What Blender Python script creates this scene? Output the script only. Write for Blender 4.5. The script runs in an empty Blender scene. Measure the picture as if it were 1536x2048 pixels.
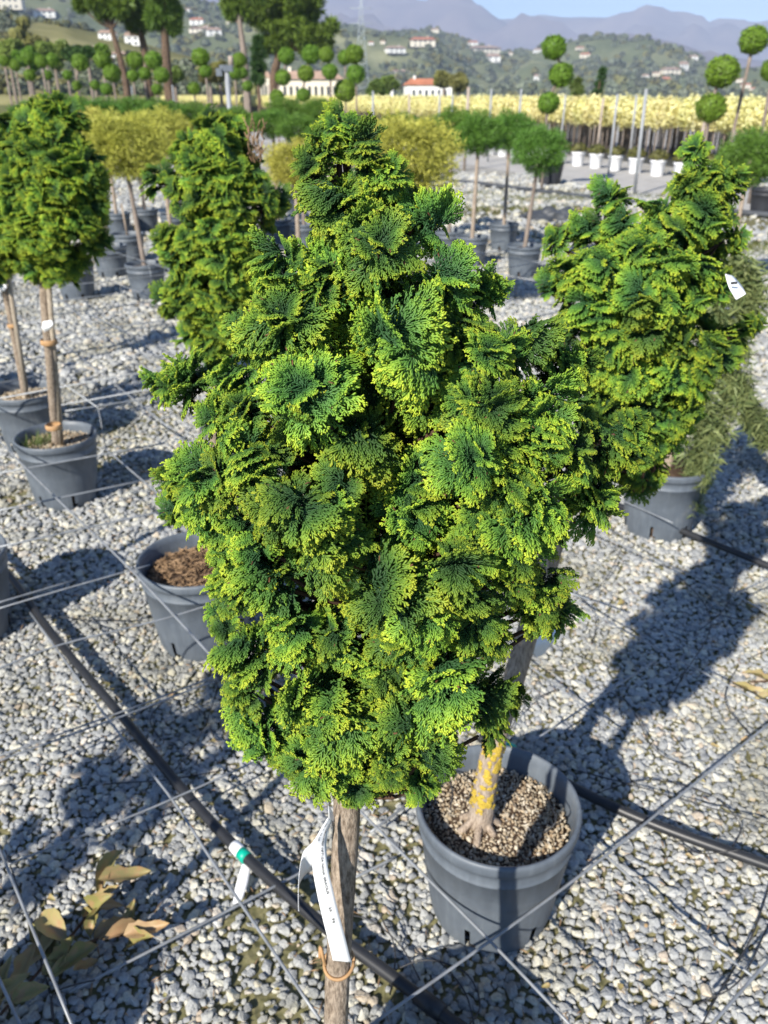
import bpy, bmesh, math, random
import numpy as np
from mathutils import Vector, Matrix, Quaternion, noise as mnoise
from mathutils.bvhtree import BVHTree

R_ = math.radians
scene = bpy.context.scene
col = scene.collection
rng = np.random.default_rng(11)
random.seed(11)

# ------------------------------------------------------------------ camera
FPX, CX, CY, PITCH, CAMZ = 1650.0, 768.0, 1024.0, R_(26.8), 1.66
cam = bpy.data.cameras.new('camera')
cam.sensor_fit = 'VERTICAL'; cam.sensor_height = 36.0; cam.lens = FPX / 2048 * 36.0
cam.clip_start = 0.02; cam.clip_end = 60000
cam.dof.use_dof = True; cam.dof.focus_distance = 0.66; cam.dof.aperture_fstop = 11.0
camo = bpy.data.objects.new('camera', cam); col.objects.link(camo)
camo.location = (0, 0, CAMZ); camo.rotation_euler = (R_(90) - PITCH, 0, 0)
scene.camera = camo

# ------------------------------------------------------------------ light
SUN_EL = R_(33.0); SUN_AZ = R_(32.0)           # light travels towards +X,+Y
w = bpy.data.worlds.new('World'); scene.world = w; w.use_nodes = True
nt = w.node_tree; bg = nt.nodes['Background']
sky = nt.nodes.new('ShaderNodeTexSky'); sky.sky_type = 'NISHITA'; sky.sun_disc = False
sky.sun_elevation = SUN_EL; sky.sun_rotation = R_(180) + SUN_AZ
sky.air_density = 0.8; sky.dust_density = 0.0; sky.ozone_density = 6.0
nt.links.new(sky.outputs[0], bg.inputs[0]); bg.inputs[1].default_value = 0.09
sl = bpy.data.lights.new('sun', 'SUN'); sl.energy = 4.6; sl.angle = R_(0.53); sl.color = (1.0, 0.94, 0.84)
slo = bpy.data.objects.new('sun', sl); col.objects.link(slo)
SD = Vector((math.sin(SUN_AZ) * math.cos(SUN_EL), math.cos(SUN_AZ) * math.cos(SUN_EL), -math.sin(SUN_EL)))
slo.rotation_euler = SD.to_track_quat('-Z', 'Y').to_euler(); slo.location = (-3, -5, 6)
scene.view_settings.view_transform = 'Standard'; scene.view_settings.look = 'None'
scene.view_settings.exposure = 0.97; scene.view_settings.gamma = 1.0
scene.cycles.max_bounces = 8; scene.cycles.transparent_max_bounces = 8; scene.cycles.volume_bounces = 0

cp, sp = math.cos(PITCH), math.sin(PITCH)
def ray(px, py):
    u = (px - CX) / FPX; v = (py - CY) / FPX
    return Vector((u, cp - v * sp, -(sp + v * cp)))
def at_z(px, py, z=0.0):
    d = ray(px, py); return Vector((0, 0, CAMZ)) + d * ((z - CAMZ) / d.z)
def at_y(px, py, Y):
    d = ray(px, py); return Vector((0, 0, CAMZ)) + d * (Y / d.y)
def at_d(px, py, t):
    return Vector((0, 0, CAMZ)) + ray(px, py) * t

# ------------------------------------------------------------------ helpers
def tag(o, label=None, cat=None, group=None, kind=None):
    if label: o['label'] = label
    if cat: o['category'] = cat
    if group: o['group'] = group
    if kind: o['kind'] = kind
    return o
def empty(name, loc=(0, 0, 0)):
    o = bpy.data.objects.new(name, None); col.objects.link(o); o.location = loc
    o.empty_display_size = 0.05
    return o
def mesh_data(name, verts, faces, mat=None, smooth=True, attrs=None):
    me = bpy.data.meshes.new(name)
    me.from_pydata(verts if isinstance(verts, list) else verts.tolist(), [], faces if isinstance(faces, list) else faces.tolist())
    if mat: me.materials.append(mat)
    if smooth: me.polygons.foreach_set('use_smooth', np.ones(len(me.polygons), dtype=bool))
    for k, a in (attrs or {}).items():
        at = me.attributes.new(k, 'FLOAT', 'POINT'); at.data.foreach_set('value', np.asarray(a, dtype=np.float32))
    me.update()
    return me
def link(name, me, parent=None, loc=None):
    o = bpy.data.objects.new(name, me); col.objects.link(o)
    if parent: o.parent = parent
    if loc is not None: o.location = loc
    return o
class MB:
    def __init__(s): s.v = []; s.f = []
    def add(s, v, f):
        n = len(s.v); s.v += [tuple(p) for p in v]; s.f += [tuple(i + n for i in q) for q in f]; return s
    def build(s, name, mat, parent=None, smooth=True):
        return link(name, mesh_data(name, s.v, s.f, mat, smooth), parent)
    def tube(s, pts, rad, sides=8, cap=True):
        pts = [Vector(p) for p in pts]; n = len(pts)
        if not hasattr(rad, '__len__'): rad = [rad] * n
        base = len(s.v); prev = None
        for i, p in enumerate(pts):
            t = (pts[min(i + 1, n - 1)] - pts[max(i - 1, 0)]).normalized()
            if prev is None:
                a = Vector((1, 0, 0)) if abs(t.x) < .8 else Vector((0, 1, 0))
                e1 = (a - t * a.dot(t)).normalized()
            else:
                e1 = (prev - t * prev.dot(t)).normalized()
            prev = e1; e2 = t.cross(e1)
            for k in range(sides):
                a = 2 * math.pi * k / sides
                q = p + (e1 * math.cos(a) + e2 * math.sin(a)) * rad[i]; s.v.append(tuple(q))
        for i in range(n - 1):
            for k in range(sides):
                a = base + i * sides + k; b = base + i * sides + (k + 1) % sides
                s.f.append((a, b, b + sides, a + sides))
        if cap:
            s.f.append(tuple(base + k for k in range(sides))[::-1])
            s.f.append(tuple(base + (n - 1) * sides + k for k in range(sides)))
        return s
    def box(s, c, d, rz=0):
        c = Vector(c); ca, sa = math.cos(rz), math.sin(rz); v = []
        for z in (-.5, .5):
            for x, y in ((-.5, -.5), (.5, -.5), (.5, .5), (-.5, .5)):
                X, Y = x * d[0], y * d[1]
                v.append((c.x + X * ca - Y * sa, c.y + X * sa + Y * ca, c.z + z * d[2]))
        return s.add(v, [(3, 2, 1, 0), (4, 5, 6, 7), (0, 1, 5, 4), (1, 2, 6, 5), (2, 3, 7, 6), (3, 0, 4, 7)])
    def lathe(s, prof, seg=32, skip=None):
        v = []; f = []
        for r, z in prof:
            for k in range(seg):
                a = 2 * math.pi * k / seg; v.append((r * math.cos(a), r * math.sin(a), z))
        for i in range(len(prof) - 1):
            for k in range(seg):
                if skip and skip(i, k): continue
                a = i * seg + k; b = i * seg + (k + 1) % seg
                f.append((a, b, b + seg, a + seg))
        return s.add(v, f)
def spline(pts, n=12):
    pts = [Vector(p) for p in pts]; P = [pts[0]] + pts + [pts[-1]]; out = []
    for i in range(1, len(P) - 2):
        for k in range(n):
            t = k / n; a, b, c, d = P[i - 1], P[i], P[i + 1], P[i + 2]
            out.append(.5 * ((2 * b) + (c - a) * t + (2 * a - 5 * b + 4 * c - d) * t * t + (3 * b - a - 3 * c + d) * t ** 3))
    out.append(pts[-1]); return out

# ------------------------------------------------------------------ materials
def mat_new(name):
    m = bpy.data.materials.new(name); m.use_nodes = True
    n = m.node_tree; b = n.nodes['Principled BSDF']; return m, n, b
def N(n, t, **kw):
    x = n.nodes.new(t)
    for k, v in kw.items(): setattr(x, k, v)
    return x
def ramp(n, stops, fac=None):
    r = N(n, 'ShaderNodeValToRGB'); el = r.color_ramp.elements
    while len(el) < len(stops): el.new(0.5)
    for e, (p, c) in zip(el, stops): e.position = p; e.color = (*c, 1)
    if fac is not None: n.links.new(fac, r.inputs[0])
    return r
def plain(name, c, rough=.6, spec=.3, var=.12, scale=30, metal=0, bump=0, c2=None):
    m, n, b = mat_new(name)
    tc = N(n, 'ShaderNodeTexCoord'); no = N(n, 'ShaderNodeTexNoise'); no.inputs['Scale'].default_value = scale; no.inputs['Detail'].default_value = 6
    n.links.new(tc.outputs['Object'], no.inputs['Vector'])
    lo = tuple(x * (1 - var) for x in c); hi = c2 or tuple(min(1, x * (1 + var)) for x in c)
    r = ramp(n, [(.3, lo), (.7, hi)], no.outputs['Fac']); n.links.new(r.outputs[0], b.inputs['Base Color'])
    b.inputs['Roughness'].default_value = rough; b.inputs['Specular IOR Level'].default_value = spec; b.inputs['Metallic'].default_value = metal
    if bump:
        bp = N(n, 'ShaderNodeBump'); bp.inputs['Strength'].default_value = bump; bp.inputs['Distance'].default_value = .01
        n.links.new(no.outputs['Fac'], bp.inputs['Height']); n.links.new(bp.outputs[0], b.inputs['Normal'])
    return m
def foliage(name, stops, attr='tip', trans=.25, rough=.5, spec=.25, hue=.010, val=.25, brown=None, noise_scale=None):
    """leaf colour along its own growth (old wood -> young tip), in far crowns also outwards and upwards, plus per-object variation"""
    m, n, b = mat_new(name)
    at = N(n, 'ShaderNodeAttribute', attribute_name=attr)
    oi = N(n, 'ShaderNodeObjectInfo')
    r = ramp(n, stops, at.outputs['Fac'])
    hsv = N(n, 'ShaderNodeHueSaturation')
    mr = N(n, 'ShaderNodeMapRange'); mr.inputs[3].default_value = .5 - hue; mr.inputs[4].default_value = .5 + hue
    mv = N(n, 'ShaderNodeMapRange'); mv.inputs[3].default_value = 1 - val; mv.inputs[4].default_value = 1 + val
    src = oi.outputs['Random']
    if noise_scale:
        tc = N(n, 'ShaderNodeTexCoord'); no = N(n, 'ShaderNodeTexNoise'); no.inputs['Scale'].default_value = noise_scale; no.inputs['Detail'].default_value = 3
        n.links.new(tc.outputs['Object'], no.inputs['Vector']); src = no.outputs['Fac']
        mv.inputs[1].default_value = .3; mv.inputs[2].default_value = .7
    n.links.new(oi.outputs['Random'], mr.inputs[0]); n.links.new(src, mv.inputs[0])
    n.links.new(mr.outputs[0], hsv.inputs['Hue']); n.links.new(mv.outputs[0], hsv.inputs['Value'])
    n.links.new(r.outputs[0], hsv.inputs['Color'])
    out = hsv.outputs[0]
    if brown:
        ab = N(n, 'ShaderNodeAttribute', attribute_name='dry'); mx = N(n, 'ShaderNodeMix', data_type='RGBA')
        n.links.new(ab.outputs['Fac'], mx.inputs[0]); n.links.new(out, mx.inputs[6]); mx.inputs[7].default_value = (*brown, 1); out = mx.outputs[2]
    n.links.new(out, b.inputs['Base Color'])
    b.inputs['Roughness'].default_value = rough; b.inputs['Specular IOR Level'].default_value = spec
    if trans:
        tr = N(n, 'ShaderNodeBsdfTranslucent'); ms = N(n, 'ShaderNodeMixShader'); ms.inputs[0].default_value = trans
        n.links.new(out, tr.inputs[0]); n.links.new(b.outputs[0], ms.inputs[1]); n.links.new(tr.outputs[0], ms.inputs[2])
        n.links.new(ms.outputs[0], n.nodes['Material Output'].inputs[0])
    return m
def bark(name, c1, c2, scale=60, streak=.12, bump=.8):
    m, n, b = mat_new(name)
    tc = N(n, 'ShaderNodeTexCoord'); mp = N(n, 'ShaderNodeMapping'); mp.inputs['Scale'].default_value = (1, 1, streak)
    no = N(n, 'ShaderNodeTexNoise'); no.inputs['Scale'].default_value = scale * 5; no.inputs['Detail'].default_value = 8; no.inputs['Roughness'].default_value = .65
    n2 = N(n, 'ShaderNodeTexNoise'); n2.inputs['Scale'].default_value = scale * .4; n2.inputs['Detail'].default_value = 3
    n.links.new(tc.outputs['Object'], mp.inputs['Vector']); n.links.new(mp.outputs[0], no.inputs['Vector']); n.links.new(tc.outputs['Object'], n2.inputs['Vector'])
    r = ramp(n, [(.36, c1), (.62, c2)], no.outputs['Fac'])
    mx = N(n, 'ShaderNodeMix', data_type='RGBA', blend_type='MULTIPLY'); mx.inputs[0].default_value = .5
    r2 = ramp(n, [(.3, (.55, .5, .45)), (.7, (1, 1, 1))], n2.outputs['Fac'])
    n.links.new(r.outputs[0], mx.inputs[6]); n.links.new(r2.outputs[0], mx.inputs[7]); n.links.new(mx.outputs[2], b.inputs['Base Color'])
    bp = N(n, 'ShaderNodeBump'); bp.inputs['Strength'].default_value = bump; bp.inputs['Distance'].default_value = .004
    n.links.new(no.outputs['Fac'], bp.inputs['Height']); n.links.new(bp.outputs[0], b.inputs['Normal'])
    b.inputs['Roughness'].default_value = .85; b.inputs['Specular IOR Level'].default_value = .15
    return m
M = {}
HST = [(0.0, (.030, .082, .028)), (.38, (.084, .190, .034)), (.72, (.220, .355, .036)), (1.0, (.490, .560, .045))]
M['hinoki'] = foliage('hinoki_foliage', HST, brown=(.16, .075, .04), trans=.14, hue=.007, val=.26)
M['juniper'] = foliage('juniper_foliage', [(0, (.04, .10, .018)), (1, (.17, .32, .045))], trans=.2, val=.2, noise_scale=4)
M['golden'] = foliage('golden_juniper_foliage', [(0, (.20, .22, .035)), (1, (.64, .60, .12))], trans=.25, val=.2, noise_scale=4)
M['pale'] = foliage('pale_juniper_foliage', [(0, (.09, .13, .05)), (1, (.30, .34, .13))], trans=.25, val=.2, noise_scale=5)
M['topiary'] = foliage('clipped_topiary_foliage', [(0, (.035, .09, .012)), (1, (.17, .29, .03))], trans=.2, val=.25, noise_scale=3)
M['yellow'] = foliage('variegated_foliage', [(0, (.40, .39, .12)), (.5, (.74, .68, .27)), (1, (.90, .86, .50))], trans=.3, val=.12, noise_scale=3)
M['pine'] = foliage('pine_foliage', [(0, (.03, .07, .012)), (1, (.18, .27, .035))], trans=.15, val=.35, noise_scale=.35)
M['cypress'] = foliage('cypress_foliage', [(0, (.015, .04, .01)), (1, (.06, .12, .025))], trans=.1, val=.3, noise_scale=.8)
M['shrub'] = foliage('shrub_foliage', [(0, (.04, .08, .016)), (1, (.19, .26, .05))], trans=.15, val=.3, noise_scale=.6)
M['olive'] = foliage('olive_shrub_foliage', [(0, (.07, .07, .025)), (1, (.25, .24, .07))], trans=.15, val=.3, noise_scale=.5)
M['moss'] = foliage('weed_foliage', [(0, (.06, .07, .02)), (1, (.22, .24, .06))], trans=.2, val=.3, noise_scale=5)
M['boxplant'] = foliage('dwarf_box_foliage', [(0, (.05, .055, .018)), (1, (.15, .15, .045))], trans=.2, val=.2, noise_scale=5)
M['bark'] = bark('grey_brown_bark', (.15, .115, .085), (.46, .38, .30), 55, .28, 1.0)
M['bark2'] = bark('smooth_tan_bark', (.22, .17, .13), (.48, .40, .32), 50, .2)
M['pinebark'] = bark('pine_bark', (.05, .035, .025), (.19, .13, .09), 3, .3)
M['wood'] = bark('weathered_stake_wood', (.22, .18, .13), (.50, .44, .36), 50, .05, .3)
M['twig'] = plain('twig_brown', (.085, .05, .032), .8, .2, .3, 80)
M['pot'] = plain('grey_pot_plastic', (.105, .125, .150), .42, .42, .10, 14, c2=(.125, .145, .168))
def potmat():
    m, n, b = mat_new('dusty_grey_pot_plastic'); tc = N(n, 'ShaderNodeTexCoord'); oi = N(n, 'ShaderNodeObjectInfo'); va = N(n, 'ShaderNodeVectorMath', operation='ADD')
    n.links.new(tc.outputs['Object'], va.inputs[0]); n.links.new(oi.outputs['Random'], va.inputs[1])
    a = N(n, 'ShaderNodeTexNoise'); a.inputs['Scale'].default_value = 9; a.inputs['Detail'].default_value = 8; a.inputs['Roughness'].default_value = .7
    mp = N(n, 'ShaderNodeMapping'); mp.inputs['Scale'].default_value = (1, 1, .12); c = N(n, 'ShaderNodeTexNoise'); c.inputs['Scale'].default_value = 60; c.inputs['Detail'].default_value = 4
    n.links.new(va.outputs[0], a.inputs['Vector']); n.links.new(va.outputs[0], mp.inputs['Vector']); n.links.new(mp.outputs[0], c.inputs['Vector'])
    r1 = ramp(n, [(.35, (.092, .110, .134)), (.62, (.125, .146, .170)), (.78, (.20, .205, .205))], a.outputs['Fac']); r2 = ramp(n, [(.40, (.86, .86, .86)), (.60, (1, 1, 1)), (.74, (1.25, 1.22, 1.16))], c.outputs['Fac'])
    mx = N(n, 'ShaderNodeMix', data_type='RGBA', blend_type='MULTIPLY'); mx.inputs[0].default_value = .8; n.links.new(r1.outputs[0], mx.inputs[6]); n.links.new(r2.outputs[0], mx.inputs[7]); n.links.new(mx.outputs[2], b.inputs['Base Color'])
    rr_ = N(n, 'ShaderNodeMapRange'); rr_.inputs[3].default_value = .36; rr_.inputs[4].default_value = .68; n.links.new(a.outputs['Fac'], rr_.inputs[0]); n.links.new(rr_.outputs[0], b.inputs['Roughness'])
    return m
M['pot'] = potmat()
M['blackpot'] = plain('black_pot_plastic', (.028, .030, .036), .5, .4, .15, 10)
M['whitepot'] = plain('white_pot_plastic', (.80, .81, .83), .45, .4, .03, 10)
M['soil'] = plain('dark_potting_soil', (.075, .05, .034), .95, .1, .5, 60, bump=.6)
M['steel'] = plain('galvanised_steel_rod', (.27, .285, .30), .5, .5, .22, 25, metal=.35)
M['hose'] = plain('black_polyethylene_hose', (.022, .023, .026), .42, .45, .2, 18)
M['tube'] = plain('thin_black_tubing', (.03, .03, .033), .5, .4, .2, 30)
M['paper'] = plain('white_label_paper', (.82, .83, .84), .55, .3, .02, 20)
M['ink'] = plain('black_print', (.02, .02, .02), .7, .1, .1, 20)
M['green'] = plain('teal_green_tape', (.0, .36, .25), .4, .4, .1, 20)
M['tie'] = plain('tan_rubber_tie', (.42, .25, .12), .6, .3, .2, 60)
M['lichen'] = plain('yellow_lichen', (.52, .37, .06), .9, .1, .25, 300, bump=.6)
M['post'] = plain('grey_metal_post', (.28, .295, .31), .5, .4, .12, 6)
M['rustpost'] = plain('weathered_wooden_post', (.36, .30, .25), .8, .2, .25, 6)
M['stem'] = plain('grey_brown_stem', (.22, .18, .15), .9, .1, .3, 8)
M['stucco'] = plain('cream_stucco', (.72, .66, .54), .9, .1, .08, .5)
M['stucco2'] = plain('white_stucco', (.78, .77, .73), .9, .1, .06, .5)
M['tile'] = plain('terracotta_roof', (.42, .17, .10), .9, .1, .2, .8)
M['tile2'] = plain('weathered_tile_roof', (.36, .25, .19), .9, .1, .2, .8)
M['window'] = plain('dark_window_glass', (.04, .05, .06), .2, .5, .1, 2)
M['pylon'] = plain('galvanised_pylon', (.42, .47, .48), .6, .4, .1, 1)
M['film'] = plain('black_mulch_film', (.055, .06, .068), .55, .4, .35, 2)

def leafmat():
    m, n, b = mat_new('dry_leaf')
    oi = N(n, 'ShaderNodeObjectInfo'); r = ramp(n, [(0, (.20, .19, .06)), (.45, (.30, .25, .10)), (.75, (.36, .24, .12)), (1, (.16, .18, .06))], oi.outputs['Random'])
    tc = N(n, 'ShaderNodeTexCoord'); no = N(n, 'ShaderNodeTexNoise'); no.inputs['Scale'].default_value = 5; no.inputs['Detail'].default_value = 6
    n.links.new(tc.outputs['Object'], no.inputs['Vector'])
    mx = N(n, 'ShaderNodeMix', data_type='RGBA'); r2 = ramp(n, [(.45, (0, 0, 0)), (.65, (.8, .8, .8))], no.outputs['Fac'])
    n.links.new(r2.outputs[0], mx.inputs[0]); n.links.new(r.outputs[0], mx.inputs[6]); mx.inputs[7].default_value = (.33, .20, .10, 1)
    n.links.new(mx.outputs[2], b.inputs['Base Color']); b.inputs['Roughness'].default_value = .55
    return m
M['leaf'] = leafmat()
def stonemat(name, stops, nscale, bump=.3):
    m, n, b = mat_new(name)
    oi = N(n, 'ShaderNodeObjectInfo'); r = ramp(n, stops, oi.outputs['Random']); r.color_ramp.interpolation = 'LINEAR'
    tc = N(n, 'ShaderNodeTexCoord'); no = N(n, 'ShaderNodeTexNoise'); no.inputs['Scale'].default_value = nscale; no.inputs['Detail'].default_value = 7
    n.links.new(tc.outputs['Object'], no.inputs['Vector'])
    mx = N(n, 'ShaderNodeMix', data_type='RGBA', blend_type='MULTIPLY'); mx.inputs[0].default_value = .8
    r2 = ramp(n, [(.3, (.66, .66, .64)), (.65, (.94, .94, .93))], no.outputs['Fac'])
    n.links.new(r.outputs[0], mx.inputs[6]); n.links.new(r2.outputs[0], mx.inputs[7])
    geo = N(n, 'ShaderNodeNewGeometry'); big = N(n, 'ShaderNodeTexNoise'); big.inputs['Scale'].default_value = 2.2; big.inputs['Detail'].default_value = 4; n.links.new(geo.outputs['Position'], big.inputs['Vector'])
    r3 = ramp(n, [(.36, (.70, .68, .60)), (.52, (1, 1, 1))], big.outputs['Fac']); m2 = N(n, 'ShaderNodeMix', data_type='RGBA', blend_type='MULTIPLY'); m2.inputs[0].default_value = .85
    n.links.new(mx.outputs[2], m2.inputs[6]); n.links.new(r3.outputs[0], m2.inputs[7]); n.links.new(m2.outputs[2], b.inputs['Base Color'])
    b.inputs['Roughness'].default_value = .75; b.inputs['Specular IOR Level'].default_value = .25
    bp = N(n, 'ShaderNodeBump'); bp.inputs['Strength'].default_value = bump; bp.inputs['Distance'].default_value = .1
    n.links.new(no.outputs['Fac'], bp.inputs['Height']); n.links.new(bp.outputs[0], b.inputs['Normal'])
    return m
M['stone'] = stonemat('limestone_gravel', [(0, (.29, .30, .31)), (.3, (.41, .42, .425)), (.62, (.47, .475, .465)), (.76, (.60, .59, .53)), (.90, (.64, .61, .50)), (.955, (.50, .41, .32)), (1, (.74, .73, .69))], 2.5)
M['pumice'] = stonemat('pumice_mulch', [(0, (.30, .21, .13)), (.3, (.50, .40, .28)), (.7, (.62, .53, .40)), (1, (.72, .65, .54))], 2.5)

# ------------------------------------------------------------------ ground
def groundmat():
    m, n, b = mat_new('nursery_ground')
    geo = N(n, 'ShaderNodeNewGeometry')
    v = N(n, 'ShaderNodeTexVoronoi'); v.inputs['Scale'].default_value = 42
    no = N(n, 'ShaderNodeTexNoise'); no.inputs['Scale'].default_value = 1.1; no.inputs['Detail'].default_value = 5
    n3 = N(n, 'ShaderNodeTexNoise'); n3.inputs['Scale'].default_value = 60; n3.inputs['Detail'].default_value = 5
    for x in (v, no, n3): n.links.new(geo.outputs['Position'], x.inputs['Vector'])
    soil = ramp(n, [(.3, (.10, .10, .045)), (.7, (.22, .20, .11))], n3.outputs['Fac'])
    sep = N(n, 'ShaderNodeSeparateXYZ'); n.links.new(geo.outputs['Position'], sep.inputs[0])
    mr = N(n, 'ShaderNodeMapRange'); mr.inputs[1].default_value = 14; mr.inputs[2].default_value = 24; n.links.new(sep.outputs['Y'], mr.inputs[0])
    st = ramp(n, [(0, (.28, .28, .28)), (.5, (.42, .41, .40)), (1, (.58, .56, .52))], v.outputs['Color'])
    mx = N(n, 'ShaderNodeMix', data_type='RGBA'); n.links.new(mr.outputs[0], mx.inputs[0]); n.links.new(soil.outputs[0], mx.inputs[6]); n.links.new(st.outputs[0], mx.inputs[7])
    mot = N(n, 'ShaderNodeMix', data_type='RGBA', blend_type='MULTIPLY'); mot.inputs[0].default_value = .7; rm = ramp(n, [(.35, (.62, .58, .52)), (.6, (1, 1, 1))], no.outputs['Fac']); n.links.new(st.outputs[0], mot.inputs[6]); n.links.new(rm.outputs[0], mot.inputs[7]); n.links.new(mot.outputs[2], mx.inputs[7])
    gr = ramp(n, [(.35, (.10, .12, .035)), (.65, (.17, .17, .06))], no.outputs['Fac'])
    mr2 = N(n, 'ShaderNodeMapRange'); mr2.inputs[1].default_value = 45; mr2.inputs[2].default_value = 70; n.links.new(sep.outputs['Y'], mr2.inputs[0])
    mx2 = N(n, 'ShaderNodeMix', data_type='RGBA'); n.links.new(mr2.outputs[0], mx2.inputs[0]); n.links.new(mx.outputs[2], mx2.inputs[6]); n.links.new(gr.outputs[0], mx2.inputs[7])
    n.links.new(mx2.outputs[2], b.inputs['Base Color']); b.inputs['Roughness'].default_value = .95; b.inputs['Specular IOR Level'].default_value = .1
    bp = N(n, 'ShaderNodeBump'); bp.inputs['Strength'].default_value = .8; bp.inputs['Distance'].default_value = .01
    n.links.new(v.outputs['Distance'], bp.inputs['Height']); n.links.new(bp.outputs[0], b.inputs['Normal'])
    return m
S_ = 9000
g = link('ground', mesh_data('ground', [(-S_, -S_, 0), (S_, -S_, 0), (S_, S_, 0), (-S_, S_, 0)], [(0, 1, 2, 3)], groundmat(), False))
tag(g, 'pale gravel nursery yard over brown soil', 'ground', kind='structure')

# gravel: scattered stones
def stone_mesh(name, seed, sub=2, mat='stone'):
    """angular crushed stone: hull of random points with its edges taken off"""
    r = random.Random(seed); bm = bmesh.new(); sx, sy, sz = r.uniform(.9, 1.3), r.uniform(.75, 1.05), r.uniform(.5, .72)
    for _ in range(15 if sub > 1 else 12):
        p = Vector((r.gauss(0, 1), r.gauss(0, 1), r.gauss(0, 1))).normalized() * r.uniform(.82, 1.05); bm.verts.new((p.x * sx, p.y * sy, p.z * sz))
    h = bmesh.ops.convex_hull(bm, input=bm.verts); bmesh.ops.delete(bm, geom=[v for v in bm.verts if not v.link_faces], context='VERTS')
    bmesh.ops.dissolve_limit(bm, angle_limit=R_(22), verts=bm.verts, edges=bm.edges)
    bmesh.ops.bevel(bm, geom=list(bm.edges), offset=.10, segments=2 if sub > 1 else 1, profile=.5, affect='EDGES', clamp_overlap=True)
    bmesh.ops.triangulate(bm, faces=bm.faces)
    me = bpy.data.meshes.new(name); bm.to_mesh(me); bm.free(); me.materials.append(M[mat])
    me.polygons.foreach_set('use_smooth', np.ones(len(me.polygons), dtype=bool)); me.set_sharp_from_angle(angle=R_(38))
    return me
def scatter(name, pts, rot, scl, meshes, mat=None, parent=None):
    c = bpy.data.collections.new(name + '_kinds')
    for i, me in enumerate(meshes):
        c.objects.link(bpy.data.objects.new(f'{name}_{i}', me))
    me = bpy.data.meshes.new(name); me.vertices.add(len(pts)); me.vertices.foreach_set('co', np.asarray(pts, dtype=np.float32).ravel())
    a = me.attributes.new('rot', 'FLOAT_VECTOR', 'POINT'); a.data.foreach_set('vector', np.asarray(rot, dtype=np.float32).ravel())
    a = me.attributes.new('scl', 'FLOAT', 'POINT'); a.data.foreach_set('value', np.asarray(scl, dtype=np.float32))
    me.update()
    o = link(name, me, parent)
    ng = bpy.data.node_groups.new(name, 'GeometryNodeTree')
    ng.interface.new_socket('Geometry', in_out='INPUT', socket_type='NodeSocketGeometry'); ng.interface.new_socket('Geometry', in_out='OUTPUT', socket_type='NodeSocketGeometry')
    gi = ng.nodes.new('NodeGroupInput'); go = ng.nodes.new('NodeGroupOutput'); ip = ng.nodes.new('GeometryNodeInstanceOnPoints')
    ci = ng.nodes.new('GeometryNodeCollectionInfo'); ci.inputs['Collection'].default_value = c; ci.inputs['Separate Children'].default_value = True; ci.inputs['Reset Children'].default_value = True
    ar = ng.nodes.new('GeometryNodeInputNamedAttribute'); ar.data_type = 'FLOAT_VECTOR'; ar.inputs[0].default_value = 'rot'
    asx = ng.nodes.new('GeometryNodeInputNamedAttribute'); asx.data_type = 'FLOAT'; asx.inputs[0].default_value = 'scl'
    er = ng.nodes.new('FunctionNodeEulerToRotation')
    ng.links.new(ar.outputs[0], er.inputs[0])
    ng.links.new(gi.outputs[0], ip.inputs['Points']); ng.links.new(ci.outputs[0], ip.inputs['Instance']); ip.inputs['Pick Instance'].default_value = True
    ng.links.new(er.outputs[0], ip.inputs['Rotation']); ng.links.new(asx.outputs[0], ip.inputs['Scale']); ng.links.new(ip.outputs[0], go.inputs[0])
    md = o.modifiers.new('scatter', 'NODES'); md.node_group = ng
    return o
def smooth_noise(x, y, s, seed):
    return np.array([mnoise.noise(Vector((a * s + seed, b * s, seed * 1.7))) for a, b in zip(x, y)])
stones = [stone_mesh(f'stone_{i}', 100 + i) for i in range(10)]
P_, Rt, Sc = [], [], []
for (y0, y1, sp_, rad) in ((.28, 2.6, .0140, .0104), (2.6, 5.0, .0178, .0126), (5.0, 10.5, .034, .023), (10.5, 21.0, .062, .040)):
    xs = np.arange(-13, 13, sp_); ys = np.arange(y0, y1, sp_); X, Y = np.meshgrid(xs, ys); X = X.ravel(); Y = Y.ravel()
    k = np.abs(X) < .56 * Y + .35; X = X[k]; Y = Y[k]
    X = X + rng.normal(0, sp_ * .33, len(X)); Y = Y + rng.normal(0, sp_ * .33, len(Y))
    if y0 > 9:
        nz = smooth_noise(X, Y, .55, 7.7); keep = rng.random(len(X)) > np.clip((nz + .05) * 2.2, 0, .85)
        dd_ = (X - 6.7) * .944 + (Y - 27.8) * .33; keep &= ~((dd_ > -5.6) & (dd_ < -2.3)); X = X[keep]; Y = Y[keep]
    if y0 < 4:
        nz = smooth_noise(X, Y, 2.6, 3.1)
        for (bx, by, br) in ((at_z(300, 1930).x, at_z(300, 1930).y, .07), (at_z(780, 1990).x, at_z(780, 1990).y, .06), (at_z(230, 930).x, at_z(230, 930).y, .35), (at_z(330, 850).x, at_z(330, 850).y, .4), (at_z(60, 1010).x, at_z(60, 1010).y, .3), (at_z(240, 690).x, at_z(240, 690).y, .5)):
            nz = nz + np.clip(1.2 - np.hypot(X - bx, Y - by) / br, 0, 1) * .55
        keep = rng.random(len(X)) > np.clip((nz - .36) * 1.8, 0, .52)
        X = X[keep]; Y = Y[keep]
    n_ = len(X); s_ = rad * np.clip(rng.lognormal(0, .30, n_), .5, 2.0)
    Z = s_ * .15 + rng.random(n_) ** 1.5 * rad * .75
    P_.append(np.stack([X, Y, Z], 1)); Rt.append(np.stack([rng.normal(0, .26, n_), rng.normal(0, .26, n_), rng.random(n_) * 6.28], 1)); Sc.append(s_)
gv = scatter('gravel', np.concatenate(P_), np.concatenate(Rt), np.concatenate(Sc), stones)
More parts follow.
